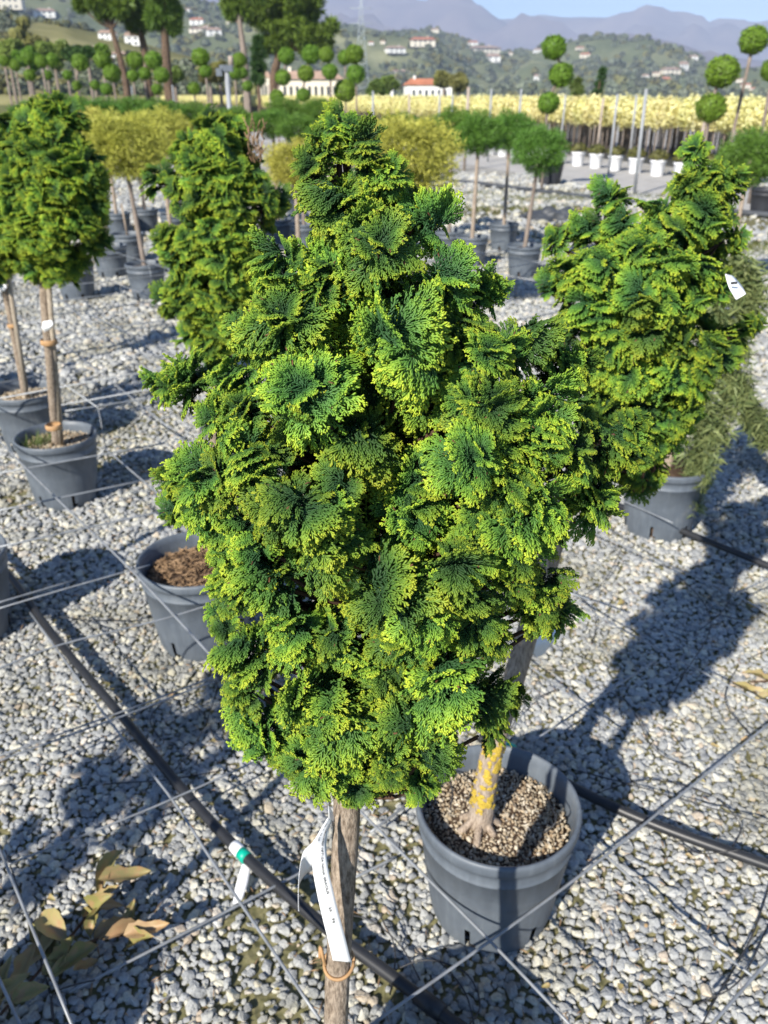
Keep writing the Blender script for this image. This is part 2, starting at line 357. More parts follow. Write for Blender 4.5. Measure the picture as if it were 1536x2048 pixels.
tag(gv, 'loose pale grey and cream limestone gravel covering the yard', 'gravel', kind='stuff')

# ------------------------------------------------------------------ hinoki foliage clumps
class Rods:
    def __init__(s): s.v = []; s.f = []; s.t = []; s.d = []; s.n = 0
    def rod(s, p0, p1, hw, tip0, tip1, dry):
        dx, dy = p1[0] - p0[0], p1[1] - p0[1]; L = math.hypot(dx, dy) + 1e-9; dx /= L; dy /= L; nx, ny = -dy, dx
        for f, sc, tt in ((0, .8, tip0), (.86, 1.05, tip0 * .25 + tip1 * .75)):
            cx, cy = p0[0] + dx * L * f, p0[1] + dy * L * f
            for a, b in ((1, -.45), (0, .85), (-1, -.45)):
                s.v.append((cx + nx * hw * sc * a, cy + ny * hw * sc * a, hw * sc * b)); s.t.append(tt); s.d.append(dry)
        s.v.append((p1[0] + dx * hw * .7, p1[1] + dy * hw * .7, 0)); s.t.append(tip1); s.d.append(dry)
        n = s.n
        for k in range(3):
            k1 = (k + 1) % 3; s.f.append((n + k, n + k1, n + 3 + k1, n + 3 + k)); s.f.append((n + 3 + k, n + 3 + k1, n + 6))
        s.n += 7
def spray(seed, L=.050, hw=.00082):
    r = random.Random(seed); rods = Rods()
    U = lambda a, b: r.uniform(a, b)
    toff = U(-.20, .10)
    def pol(p, a, l): return (p[0] + math.sin(a) * l, p[1] + math.cos(a) * l)
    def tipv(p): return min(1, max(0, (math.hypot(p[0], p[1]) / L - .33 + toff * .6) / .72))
    def lvl2(p, a, l, dry):
        q = pol(p, a, l); t0, t1 = tipv(p), tipv(q)
        rods.rod(p, q, hw, t0 * .8, t1, dry)
        for sgn in (-1, 1):
            if r.random() < .5:
                m = pol(p, a, l * U(.5, .85)); e = pol(m, a + sgn * U(.4, .75), U(.0013, .0024)); rods.rod(m, e, hw * .95, t1 * .85, min(1, tipv(e) + .06), dry)
    def lvl1(p, a, l):
        n = max(2, int(l / .0034)); pos = p; ang = a; curv = U(-.04, .04)
        for i in range(n):
            nx = pol(pos, ang, l / n); rods.rod(pos, nx, hw * 1.05, tipv(pos) * .7, tipv(nx) * .85, 0)
            rem = l * (1 - i / n)
            for sgn in (-1, 1):
                if r.random() < .8:
                    lvl2(nx, ang + sgn * U(.36, .62), min(.0068, .0026 + rem * .22) * U(.75, 1.25), 1.0 if r.random() < .012 else 0.0)
            pos = nx; ang += curv
        lvl2(pos, ang, U(.003, .005), 0)
    n = 9; pos = (0, 0); ang = 0; cv = U(-.05, .05)
    for i in range(n):
        nx = pol(pos, ang, L * .76 / n); rods.rod(pos, nx, hw * 1.3, tipv(pos) * .6, tipv(nx) * .7, 0)
        t = (i + 1) / n
        for sgn in (-1, 1):
            if r.random() < .95:
                lvl1(nx, ang + sgn * U(.50, .90) * (1.15 - .5 * t), L * (.22 + .50 * (1 - t)) * U(.75, 1.15))
        pos = nx; ang += cv
    lvl1(pos, ang, L * .26)
    V = np.array(rods.v); kx = -U(9, 24); ky = -U(8, 22) * r.choice((1, 1, 1, 1, -1))
    x, y, z = V[:, 0], V[:, 1], V[:, 2]
    wav = .0013 * np.sin(x * 170 + U(0, 6)) * (y / L) + .0010 * np.sin(y * 140 + U(0, 6)) + .0007 * np.sin((x + y) * 420 + U(0, 6))
    jit = np.repeat(np.array([r.gauss(0, .0009) for _ in range(len(V) // 7)]), 7)
    V2 = np.stack([np.sin(x * kx) / kx, np.sin(y * ky) / ky, z + jit + wav + (1 - np.cos(x * kx)) / kx + (1 - np.cos(y * ky)) / ky], 1)
    return V2, rods.f, np.array(rods.t), np.array(rods.d)
SPR = [spray(500 + i) for i in range(10)]
def clump_mesh(seed, plume):
    """dome: layered cupped fans all round; plume: fans stacked like shells, all streaming one way (+Y)"""
    r = random.Random(seed); Vs, Fs, Ts, Ds = [], [], [], []; off = 0; d = Vector((r.uniform(-.12, .12), r.uniform(-.12, .12), 1)).normalized()
    e1 = d.orthogonal().normalized(); e2 = d.cross(e1); lay = []
    if plume:
        for k in range(8): lay.append((math.pi / 2 + r.gauss(0, .62), 22 + 8 * k + r.uniform(-5, 5), Vector((r.gauss(0, .006), -.016 + .002 * k, .010 - .0042 * k)), r.uniform(.85, 1.12)))
        for k in range(3): lay.append((-math.pi / 2 + r.gauss(0, .7), 55 + 14 * k, Vector((0, -.006, -.004)), r.uniform(.6, .8)))
    else:
        for cnt, po, zz, sc in ((4, 24, .006, .78), (6, 52, .001, .95), (6, 82, -.006, 1.0)):
            a0 = r.uniform(0, 6.28)
            for k in range(cnt): lay.append((a0 + k * 6.283 / cnt + r.gauss(0, .18), po + r.uniform(-8, 8), Vector((0, 0, zz)), sc * r.uniform(.85, 1.12)))
    X_, Y_ = Vector((1, 0, 0)), Vector((0, 1, 0))
    for az, po, base, sc in lay:
        V, F, T, D = SPR[r.randrange(len(SPR))]; po = R_(po)
        a = (d * math.cos(po) + (X_ * math.cos(az) + Y_ * math.sin(az)) * math.sin(po)).normalized(); nn = (d - a * d.dot(a)).normalized()
        nn = Quaternion(a, r.gauss(0, .20)) @ nn; xx = a.cross(nn); mt = np.array([xx, a, nn]).T
        Vs.append((V * sc) @ mt.T + np.array(base)); Fs += [tuple(i + off for i in f) for f in F]; Ts.append(T); Ds.append(D); off += len(V)
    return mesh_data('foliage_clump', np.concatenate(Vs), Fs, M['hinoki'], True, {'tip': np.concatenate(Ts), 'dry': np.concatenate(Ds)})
CL = [clump_mesh(900 + i, i % 3 != 0) for i in range(12)]

def prof_at(prof, z):
    zs = [p[0] for p in prof]
    return (float(np.interp(z, zs, [p[1] for p in prof])), float(np.interp(z, zs, [p[2] for p in prof])))

def pot(parent, R=.175, H=.32, mat='pot', seg=72, soil_z=.275, notch=True, soil='soil', name='pot', loc=(0, 0, 0)):
    rb = R * .76
    prof = [(rb * .98, 0.002), (rb, .01), (rb + (R - rb) * .12, H * .10), (rb + (R - rb) * .26, H * .24), (rb + (R - rb) * .5, H * .5), (rb + (R - rb) * .76, H * .78), (rb + (R - rb) * .77 + .0022, H * .785), (rb + (R - rb) * .78 + .0022, H * .80), (rb + (R - rb) * .79, H * .805), (rb + (R - rb) * .82, H * .86),
            (R * .955, H * .90), (R * .985, H * .905), (R * 1.0, H * .92), (R * 1.005, H * .975), (R * .995, H * .995), (R * .97, H), (R * .945, H * .99), (R * .925, H * .93), (R * .90, H * .84), (rb * .97, H * .3)]
    def skip(i, k):
        kk = k % (seg // 6)
        return notch and ((i <= 1 and kk in (0, 1)) or (i == 2 and kk == 0))
    m = MB().lathe(prof, seg, skip); p = m.build(name, M[mat], parent); p.location = loc
    rs = R * .9
    s = MB().lathe([(rb * .80, .004), (rb * .84, H * .3), (rb * .93 + (rs - rb * .93) * .85, soil_z * .97), (rs * .9, soil_z), (rs * .5, soil_z + .006), (.001, soil_z + .008)], 24)
    so = s.build('soil', M[soil], parent); so.location = loc
    return p, so

def trunk_mesh(pts, rads, mat, parent, name='trunk', sides=20, bumpy=.05, seed=0):
    P = spline(pts, 14); n = len(P)
    rr = np.interp(np.linspace(0, 1, n), np.linspace(0, 1, len(rads)), rads)
    m = MB().tube(P, list(rr), sides)
    v = []
    for i, p in enumerate(m.v):
        c = P[min(i // sides, n - 1)]; d = Vector(p) - c
        v.append(tuple(c + d * (1 + bumpy * (mnoise.noise(Vector(p) * 45 + Vector((seed, 0, 0))) + .6 * mnoise.noise(Vector(p) * 120)))))
    m.v = v
    return m.build(name, M[mat], parent)

def hinoki_tree(label, base, lobes, axisY, prof, trunk_pts, trunk_r, trunk_mat='bark', csc=.72, back=36, inner=26, seed=1, pot_kw=None, group=None, sat=0):
    """lobes: (position, radius) of foliage clumps on the visible side; the far side and the heart are filled from the crown profile"""
    r = random.Random(seed)
    T = empty('potted_cypress_tree', base); tag(T, label, 'tree', group)
    kw = dict(pot_kw or {}); ploc = kw.pop('loc', (0, 0, 0)); pot(T, loc=ploc, **kw)
    b = Vector(base)
    tm = trunk_mesh([Vector(p) - b for p in trunk_pts], trunk_r, trunk_mat, T, seed=seed)
    zlo, zhi = prof[0][0], prof[-1][0]
    tw = MB(); spots = []
    for P, rad in lobes:
        xc, hwid = prof_at(prof, P.z); c = Vector((xc, axisY, P.z))
        d = (P - c); d.z = 0; d = d.normalized() if d.length > 1e-4 else Vector((0, -1, 0))
        up = .95 + .6 * max(0, (P.z - (zhi - .10)) / .10)
        d = d + Vector((r.gauss(0, .22), r.gauss(0, .22), up + r.gauss(0, .25)))
        d = d.normalized(); spots.append((P, d, rad)); e1 = d.orthogonal().normalized(); e2 = d.cross(e1); a0_ = r.uniform(0, 6.28)
        for j in range(sat):
            a = a0_ + j * 2 * math.pi / sat + r.uniform(-.5, .5); t = e1 * math.cos(a) + e2 * math.sin(a)
            spots.append((P + t * rad * .66 - d * rad * r.uniform(.25, .5), (d + t * .5).normalized(), rad * r.uniform(.78, .95)))
    for k in range(back):
        z = zlo + (zhi - .07 - zlo) * (k + .5) / back; xc, hwid = prof_at(prof, z); a = r.uniform(.08, .92) * math.pi
        d = Vector((math.cos(a), math.sin(a), 0)); P = Vector((xc, axisY, z)) + d * hwid * r.uniform(.72, .95)
        spots.append((P, (d + Vector((0, 0, r.uniform(.1, .7)))).normalized(), csc * .045))
    for k in range(inner):
        z = zlo + .04 + (zhi - zlo - .1) * (k + .5) / inner; xc, hwid = prof_at(prof, z); a = k * 2.4
        d = Vector((math.cos(a), math.sin(a), 0)); P = Vector((xc, axisY, z)) + d * hwid * r.uniform(.25, .56)
        spots.append((P, (d + Vector((0, 0, r.uniform(.1, .7)))).normalized(), csc * .045))
    for P, d, rad in spots:
        xc, hwid = prof_at(prof, max(zlo, P.z - .09)); c = Vector((xc, axisY, max(zlo - .01, P.z - .09))); e = P - d * .03
        tw.tube(spline([c - b, (c + e) / 2 + Vector((r.gauss(0, .01), r.gauss(0, .01), -.012)) - b, e - b], 4), [.0030] * 4 + [.0022] * 4 + [.0014], 5, False)
    crown = tw.build('crown', M['twig'], T)
    for k, (P, d, rad) in enumerate(spots):
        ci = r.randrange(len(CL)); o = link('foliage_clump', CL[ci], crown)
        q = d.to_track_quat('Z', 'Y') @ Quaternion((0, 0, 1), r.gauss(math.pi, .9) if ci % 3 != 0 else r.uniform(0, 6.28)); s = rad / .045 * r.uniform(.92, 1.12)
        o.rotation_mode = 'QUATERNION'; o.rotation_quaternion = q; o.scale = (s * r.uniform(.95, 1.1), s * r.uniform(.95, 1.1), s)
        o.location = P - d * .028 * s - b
    return T

# ---- the tree in focus
def rowprof(rows, Y):
    out = []
    for (py, xl, xr) in rows:
        a = at_y(xl, py, Y); c = at_y(xr, py, Y); out.append((a.z, (a.x + c.x) / 2, (c.x - a.x) / 2))
    return sorted(out)
AX = .70
rows = [(205, 640, 705), (300, 600, 800), (400, 570, 900), (500, 500, 935), (600, 460, 1000), (700, 420, 1130), (800, 370, 1165), (900, 340, 1200), (1000, 340, 1200), (1100, 400, 1170), (1200, 420, 1120), (1300, 420, 1050), (1400, 450, 1030), (1500, 510, 940), (1580, 600, 880)]
prof = rowprof(rows, AX)
LB = [(674,240,34),(640,290,40),(612,330,48),(735,300,54),(700,270,34),(650,400,76),(790,345,44),(882,432,74),(770,480,76),(900,540,64),(540,520,60),(560,620,84),(480,655,48),(640,540,50,.75),(985,568,48),(800,650,100),(590,770,100),(360,742,66),(322,760,40),(420,825,54),(1060,680,88),(1100,790,84),(990,795,70,.85),(700,880,76,.6),(400,920,82),(350,950,44),(500,900,60),(560,1000,84),(660,960,60,.85),(960,900,76),(850,980,70,.5),(1240,862,58),(1268,838,32),(1190,950,68),(1080,990,84),(640,1080,80),(510,1140,84),(450,1150,44),(790,1160,108),(910,1140,94),(1110,1140,68),(1125,1200,42),(980,1060,60,.8),(480,1280,68),(580,1240,70),(610,1372,98),(500,1410,62),(890,1342,104),(990,1370,58),(1030,1372,34),(780,1422,80),(870,1480,64),(600,1490,74),(545,1475,44),(690,1535,50),(850,1545,44),(790,1520,44),(740,790,60,.4),(720,1290,50,.6),(690,590,50,.45),(740,410,50,.65),(1150,805,48),(1132,722,48),(1155,895,50),(940,660,60,.7),(655,1275,54,.8),(840,1250,70,.9),(950,1225,56),(445,1300,34)]
def lobes_from(LB, AX, prof, depthf=.72, rs=1.0, seed=5):
    r = random.Random(seed); out = []
    for q in LB:
        px, py, rp = q[:3]; df = q[3] if len(q) > 3 else 1.0
        P = at_y(px, py, AX); xc, hwid = prof_at(prof, P.z); dx = P.x - xc
        yo = math.sqrt(max(hwid * hwid - dx * dx, 0)) * depthf * df * r.uniform(.86, 1.05)
        P = at_y(px, py, AX - yo); dep = (P - Vector((0, 0, CAMZ))).dot(Vector((0, cp, -sp)))
        out.append((P, rp * dep / FPX * rs))
    return out
LB = [(730 + (q[0] - 730) * 1.04, 900 + (q[1] - 900) * 1.03) + tuple(q[2:]) for q in LB] + [(335, 1000, 44), (425, 1230, 40), (425, 1130, 40), (470, 1380, 44), (1285, 880, 40), (1180, 720, 40), (1000, 1440, 40), (395, 1040, 58), (440, 1085, 56), (365, 1005, 46), (470, 1045, 60, .9), (455, 860, 54, .9), (1040, 1150, 56, .9), (1060, 1080, 60), (1085, 1215, 44), (1000, 1262, 50), (1105, 1060, 60), (1040, 960, 60, .85), (1130, 850, 60, .9), (1080, 860, 60, .85), (450, 740, 56, .9), (470, 800, 56, .85), (990, 690, 56, .85), (1010, 870, 60, .8), (880, 720, 60, .7)]
lob = lobes_from(LB, AX, prof, .82, rs=1.12)
tb = at_y(672, 2040, .64)
main = hinoki_tree('sharp dwarf cypress with cupped green sprays, printed strip label hanging on its stem',
    (-.072, .60, 0), lob, AX, prof,
    [(-.072, .60, .26), at_y(672, 2040, .635), at_y(682, 1830, .655), at_y(694, 1600, .67), at_y(690, 1300, .69), at_y(680, 800, .70), at_y(674, 330, .70)],
    [.020, .0152, .0148, .0150, .013, .010, .004], csc=.80, seed=3, inner=70, back=50, sat=1)
# ---- the paper strip label on the focused tree
def strip(name, L_, R_e, Y, mat, parent=None, thick=.0004):
    """L_, R_e: matching lists of points of the two long edges"""
    l = spline(L_, 10); r2 = spline(R_e, 10); n = len(l); v = []; f = []
    for a, b in zip(l, r2):
        for k in range(5): v.append(tuple(a.lerp(b, k / 4)))
    for i in range(n - 1):
        for k in range(4): a = i * 5 + k; f.append((a, a + 1, a + 6, a + 5))
    o = link(name, mesh_data(name, v, f, mat), parent); md = o.modifiers.new('t', 'SOLIDIFY'); md.thickness = thick; md.offset = -1
    return o, l, r2
def cr(cx, cy, Y): return at_y(570 + cx / 5.69, 1590 + cy / 5.69, Y)
lab = empty('strip_label', cr(640, 1500, .62)); tag(lab, 'white printed paper strip label looped on the cypress stem', 'label')
lb = lab.location.copy()
Ys = [.642, .632, .622, .616, .614, .614, .617, .622]
re_ = [cr(x, y, Y) - lb for (x, y), Y in zip(((530, 290), (478, 450), (470, 620), (490, 830), (540, 1050), (600, 1300), (680, 1600), (755, 1905)), Ys)]
le_ = [cr(x, y, Y - .004) - lb for (x, y), Y in zip(((488, 255), (385, 425), (325, 560), (315, 830), (362, 1110), (420, 1370), (490, 1650), (545, 1880)), Ys)]
so, sl_, sr_ = strip('paper_strip', le_, re_, 0, M['paper'], lab)
tl = [cr(x, y, Y) - lb for (x, y), Y in zip(((470, 300), (330, 515), (215, 640), (175, 780), (152, 980), (148, 1180), (150, 1325)), (.648, .648, .645, .640, .632, .626, .622))]
tr_ = [cr(x, y, Y) - lb for (x, y), Y in zip(((500, 420), (420, 700), (312, 835), (215, 920), (160, 1030), (156, 1190), (160, 1325)), (.650, .652, .656, .658, .652, .646, .642))]
strip('paper_tail', tl, tr_, 0, M['paper'], lab)
strip('paper_loop', [cr(488, 105, .645) - lb, cr(492, 180, .648) - lb, cr(495, 260, .65) - lb], [cr(490, 110, .645) - lb, cr(540, 190, .655) - lb, cr(580, 330, .668) - lb], 0, M['paper'], lab)
def text_on(txt, s0, s1, c0, c1, name):
    cu = bpy.data.curves.new(name, 'FONT'); cu.body = txt; cu.resolution_u = 1; cu.size = 1; cu.offset = .02
    to = bpy.data.objects.new(name, cu); col.objects.link(to)
    bpy.context.view_layer.update(); dg = bpy.context.evaluated_depsgraph_get()
    me = bpy.data.meshes.new_from_object(to.evaluated_get(dg)); bpy.data.objects.remove(to)
    co = np.zeros(len(me.vertices) * 3); me.vertices.foreach_get('co', co); co = co.reshape(-1, 3)
    w0 = co[:, 0].max(); h0 = max(.7, co[:, 1].max()); n = len(sl_)
    for v in me.vertices:
        f = (s0 + (s1 - s0) * v.co.x / w0) * (n - 1); i = min(int(f), n - 2); t = f - i
        a = sl_[i].lerp(sl_[i + 1], t); b = sr_[i].lerp(sr_[i + 1], t); c = c0 + (c1 - c0) * v.co.y / h0
        nr = (b - a).cross(sl_[i + 1] - sl_[i]).normalized()
        if nr.y > 0: nr = -nr
        v.co = a.lerp(b, c) + nr * .0009
    me.materials.append(M['ink']); o = link(name, me, lab)
text_on('CHAMAECYPARIS OBTUSA NANA GRACILIS', .05, .60, .58, .74, 'printed_name')
text_on('CL 1  10  1/2', .05, .24, .22, .34, 'printed_code')
text_on('20', .68, .71, .50, .66, 'printed_number'); text_on('70', .745, .775, .50, .66, 'printed_number')
tie = MB(); c0 = at_y(678, 1925, .646)
ring = [c0 + Vector((math.cos(a) * .0180, math.sin(a) * .0180, .006 * math.sin(a * 1.0 + .4))) for a in np.linspace(0, 2 * math.pi, 24)]
tie.tube([p for p in ring], .0022, 6); tie.tube(spline([c0 + Vector((-.0165, -.004, .002)), c0 + Vector((-.018, -.008, .02)), c0 + Vector((-.021, -.004, .034)), c0 + Vector((-.022, -.006, .018))], 6), .0022, 6)
to = tie.build('tree_tie', M['tie']); tag(to, 'tan rubber tie around the focused cypress stem below its label', 'tie')

# ---- lichen stemmed cypress
AX2 = 1.36
rows2 = [(258, 1370, 1412), (340, 1350, 1470), (410, 1300, 1485), (450, 1150, 1490), (500, 1085, 1500), (600, 1085, 1490), (700, 1120, 1490), (800, 1160, 1440), (900, 1200, 1380), (965, 1245, 1320)]
prof2 = rowprof(rows2, AX2)
LB2 = [(1200,378,42),(1160,440,50),(1100,470,38),(1230,430,50),(1280,480,55),(1340,450,55),(1390,285,32),(1370,350,45),(1440,340,42),(1482,350,32),(1400,420,55),(1460,430,50),(1490,468,34),(1350,520,55),(1420,520,50),(1130,530,50),(1200,530,55),(1088,560,34),(1160,610,55),(1260,570,55),(1300,640,55),(1230,660,55),(1130,650,46),(1450,570,36),(1370,680,50),(1430,690,50),(1490,650,36),(1522,640,24),(1470,705,36),(1190,720,55),(1270,740,55),(1340,740,55),(1410,765,44),(1210,800,50),(1290,820,55),(1370,820,45),(1310,885,40),(1260,900,36),(1280,950,26),(1240,860,46),(1400,600,40),(1330,590,45),(1180,860,50),(1165,780,50),(1200,920,40)]
lt = hinoki_tree('leafy cypress on a leaning stem patched with yellow lichen, in a grey pot',
    (.243, 1.29, 0), lobes_from(LB2, AX2, prof2, .88, .98, 8), AX2, prof2,
    [(.205, 1.275, .27), at_y(985, 1500, 1.285), at_y(1045, 1300, 1.30), at_y(1150, 950, 1.33), at_y(1270, 700, 1.36), at_y(1380, 320, 1.36)],
    [.028, .0225, .021, .02, .014, .004], 'bark2', csc=.85, back=44, inner=50, sat=1, seed=9, pot_kw=dict(soil_z=.262))
lbase = Vector((.243, 1.29, 0))
# roots flare
mfl = MB()
for k in range(7):
    a = k * .9; d = Vector((math.cos(a), math.sin(a), 0)); c = Vector((.205, 1.275, 0)) - lbase
    mfl.tube(spline([c + d * .008 + Vector((0, 0, .33)), c + d * .018 + Vector((0, 0, .29)), c + d * (.045 + .01 * (k % 3)) + Vector((0, 0, .266))], 5), [.010] * 5 + [.008] * 5 + [.003], 7)
mfl.build('root', M['bark2'], lt)
ml = MB(); r = random.Random(4)
tp = spline([Vector((.205, 1.275, .27)), at_y(985, 1500, 1.285), at_y(1045, 1300, 1.30)], 40)
for k in range(420):
    i = r.choice(list(range(14, 24)) + list(range(26, 33)) + list(range(33, 40)) + list(range(15, 22)) + list(range(40, 46))); a = r.gauss(-1.7, .75)
    if mnoise.noise(Vector((i * .23, a * 1.6, 0))) < .02: continue
    rad = np.interp(i, [0, 40, 80], [.028, .0225, .021]) * 1.0; c = tp[i] + Vector((math.cos(a), math.sin(a), 0)) * rad + Vector((0, 0, r.uniform(-.003, .003)))
    nrm = Vector((math.cos(a), math.sin(a), 0)); e1 = Vector((0, 0, 1)); e2 = nrm.cross(e1); s = r.uniform(.003, .008); v = [tuple(c + nrm * .0035 - lbase)]
    for j in range(7):
        b = j * 2 * math.pi / 7; q = s * r.uniform(.7, 1.2); v.append(tuple(c + (e1 * math.cos(b) + e2 * math.sin(b)) * q + nrm * r.uniform(-.001, .002) - lbase))
    ml.add(v, [(0, 1 + j, 1 + (j + 1) % 7) for j in range(7)])
lo = ml.build('lichen', M['lichen'], lt); lo['kind'] = 'stuff'; lo['label'] = 'yellow lichen crust on the stem'
def mulch(parent, z, R, sp_, rad, name='pumice_mulch', kinds=('pumice',), loc=(0, 0)):
    xs = np.arange(-R, R, sp_); X, Y = np.meshgrid(xs, xs); X = X.ravel(); Y = Y.ravel(); k = X ** 2 + Y ** 2 < (R - rad) ** 2; X = X[k]; Y = Y[k]; n_ = len(X)
    X = X + rng.normal(0, sp_ * .3, n_); Y = Y + rng.normal(0, sp_ * .3, n_); s_ = rad * rng.lognormal(0, .25, n_)
    pts = np.stack([X + loc[0], Y + loc[1], z + .006 * (1 - (X ** 2 + Y ** 2) / R ** 2) + rng.random(n_) * rad * .9], 1)
    o = scatter(name, pts, rng.random((n_, 3)) * 6.28, s_, [stone_mesh(f'{name}_{i}', 300 + i, 1, 'pumice') for i in range(6)], parent=parent); o['kind'] = 'stuff'
    return o
mulch(lt, .262, .157, .0072, .0050)

# ---- other hinoki trees
def auto_lobes(rows, Y, n, rp, seed, hide=()):
    r = random.Random(seed); out = []; tries = 0; pr = rowprof(rows, Y)
    while len(out) < n and tries < 6000:
        tries += 1; py = r.uniform(rows[0][0], rows[-1][0]); xl = np.interp(py, [q[0] for q in rows], [q[1] for q in rows]); xr = np.interp(py, [q[0] for q in rows], [q[2] for q in rows])
        px = r.uniform(xl, xr)
        if min([math.hypot(px - a, py - b) for a, b, _ in out] or [99]) < rp * .82: continue
        out.append((px, py, rp * r.uniform(.85, 1.25)))
    return lobes_from([(x + r.gauss(0, 9), y + r.gauss(0, 7), q) for x, y, q in out], Y, pr, .86, .95, seed), pr
def stake(parent, p0, p1, rad=.010, name='stake', mat='wood'):
    b = parent.location; MB().tube([Vector(p0) - b, Vector(p1) - b], [rad, rad * .9], 10).build(name, M[mat], parent)
rows3 = [(222, 420, 465), (300, 325, 520), (400, 312, 560), (500, 320, 565), (600, 322, 545), (690, 385, 470)]
l3, p3 = auto_lobes(rows3, 2.36, 44, 38, 21)
t3 = hinoki_tree('upright cypress with a brown dry twig, pot filled with dry clippings', (-.612, 2.33, 0), l3, 2.36, p3,
    [(-.56, 2.35, .27), at_y(425, 1080, 2.35), at_y(432, 700, 2.36), at_y(440, 260, 2.36)], [.018, .016, .014, .004], csc=1.1, back=36, inner=40, sat=2, seed=31, pot_kw=dict(soil_z=.27, R=.19))
b3 = Vector((-.612, 2.33, 0))
MB().lathe([(.017, 0), (.0185, .004), (.0185, .024), (.017, .028)], 14).build('tie', M['tie'], t3).location = at_y(425, 1085, 2.35) - b3
cl = MB(); r = random.Random(8)
for k in range(650):
    a = r.uniform(0, 6.28); q = .155 * math.sqrt(r.random()); c = Vector((q * math.cos(a), q * math.sin(a), .272 + .03 * r.random() * (1 - q / .2))); d = Vector((r.gauss(0, 1), r.gauss(0, 1), r.gauss(0, .35))).normalized()
    cl.tube([c - d * .012, c, c + d * r.uniform(.008, .02) + Vector((0, 0, r.gauss(0, .004)))], [.001, .0022, .001], 4)
M['clip'] = plain('dry_clippings', (.26, .16, .09), .9, .1, .5, 30, c2=(.40, .27, .16))
o = cl.build('dry_clippings', M['clip'], t3); o['kind'] = 'stuff'
dt = MB()
for k in range(40):
    c = at_y(512 + r.gauss(0, 9), 290 + r.gauss(0, 20), 2.30) - b3; d = Vector((r.gauss(0, .4), r.gauss(0, .4), 1)).normalized(); dt.tube([c, c + d * r.uniform(.015, .04)], [.002, .001], 4)
o = dt.build('dry_twig', M['clip'], t3)

rows4 = [(172, 90, 108), (230, 40, 145), (300, -20, 190), (350, -50, 208), (400, -55, 212), (480, -30, 195), (545, 50, 115)]
l4, p4 = auto_lobes(rows4, 3.26, 48, 34, 22)
B4 = Vector((at_z(112, 877, .30).x, at_z(112, 877, .30).y, 0))
t4 = hinoki_tree('dark cypress tied to a bamboo stake with a small white tag', tuple(B4), l4, 3.26, p4,
    [B4 + Vector((.005, -.01, .27)), at_y(100, 720, 3.28), at_y(88, 540, 3.26), at_y(98, 200, 3.26)], [.022, .019, .018, .004], csc=1.3, back=36, inner=40, sat=2, seed=33, pot_kw=dict(soil_z=.27))
stake(t4, B4 + Vector((.03, -.03, .26)), at_y(95, 540, 3.20), .0115)
for (px, py) in ((99, 686), (108, 855)):
    MB().lathe([(.030, 0), (.033, .004), (.033, .018), (.030, .022)], 16).build('tie', M['tie'], t4).location = at_y(px, py + 3, 3.25) - B4
mulch(t4, .272, .157, .011, .0075, 'pale_bark_chips')
wd = MB()
for k in range(260):
    c = Vector((-.07 + r.gauss(0, .03), -.02 + r.gauss(0, .03), .27)); d = Vector((r.gauss(0, .5), r.gauss(0, .5), 1)).normalized(); e = c + d * r.uniform(.03, .09)
    sd = Vector((d.y, -d.x, 0)) * .003; wd.add([c - sd, c + sd, e], [(0, 1, 2)])
link('weed', mesh_data('weed', wd.v, wd.f, M['shrub'], True, {'tip': rng.random(len(wd.v))}), t4)
B5 = Vector((at_z(50, 786, .30).x, at_z(50, 786, .30).y, 0))
rows5 = [(200, -60, -10), (300, -120, 60), (400, -120, 60), (480, -90, 30), (530, -50, 10)]
l5, p5 = auto_lobes(rows5, B5.y, 40, 27, 23)
t5 = hinoki_tree('cypress on a thin leaning bamboo stake, beside the tagged cypress', tuple(B5), l5, B5.y, p5,
    [B5 + Vector((0, 0, .27)), at_y(22, 640, B5.y), at_y(-5, 500, B5.y), at_y(-25, 230, B5.y)], [.018, .016, .014, .004], csc=1.3, back=20, inner=24, sat=3, seed=35, pot_kw=dict(soil_z=.27))
stake(t5, B5 + Vector((.02, -.03, .26)), at_y(5, 480, B5.y - .04), .0125)
MB().lathe([(.022, 0), (.025, .004), (.025, .016), (.022, .02)], 14).build('tie', M['tie'], t5).location = at_y(26, 655, B5.y - .02) - B5
mulch(t5, .272, .157, .011, .0075, 'pale_bark_chips')
# neighbours whose shadows fall into view
for (x, y, sd, lab_) in ((-.90, .69, 41, 'cypress beside the focused one, its stem shadow crossing the black hose'), (-1.62, .15, 42, 'cypress standing off the near hose end'), (-1.43, 2.36, 43, 'cypress in the grey pot at the upper end of the hose'), (-2.62, 4.75, 44, 'cypress standing behind the thin leaning bamboo stake tree'), (-2.6, 3.3, 45, 'cypress standing beside the thin leaning bamboo stake tree')):
    r = random.Random(sd); pf = [(.94, x, .10), (1.1, x, .19), (1.3, x, .20), (1.5, x, .14), (1.66, x, .03)]; lo_ = []
    for k in range(30):
        z = .96 + .68 * (k + .5) / 30; a = k * 2.4; hw_ = prof_at(pf, z)[1]; lo_.append((Vector((x + math.cos(a) * hw_ * .8, y + math.sin(a) * hw_ * .8, z)), .05))
    hinoki_tree(lab_, (x, y, 0), lo_, y, pf, [(x, y, .26), (x + .01, y, .7), (x, y, 1.0), (x, y, 1.55)], [.017, .015, .014, .004], csc=1.2, back=8, inner=8, seed=sd)

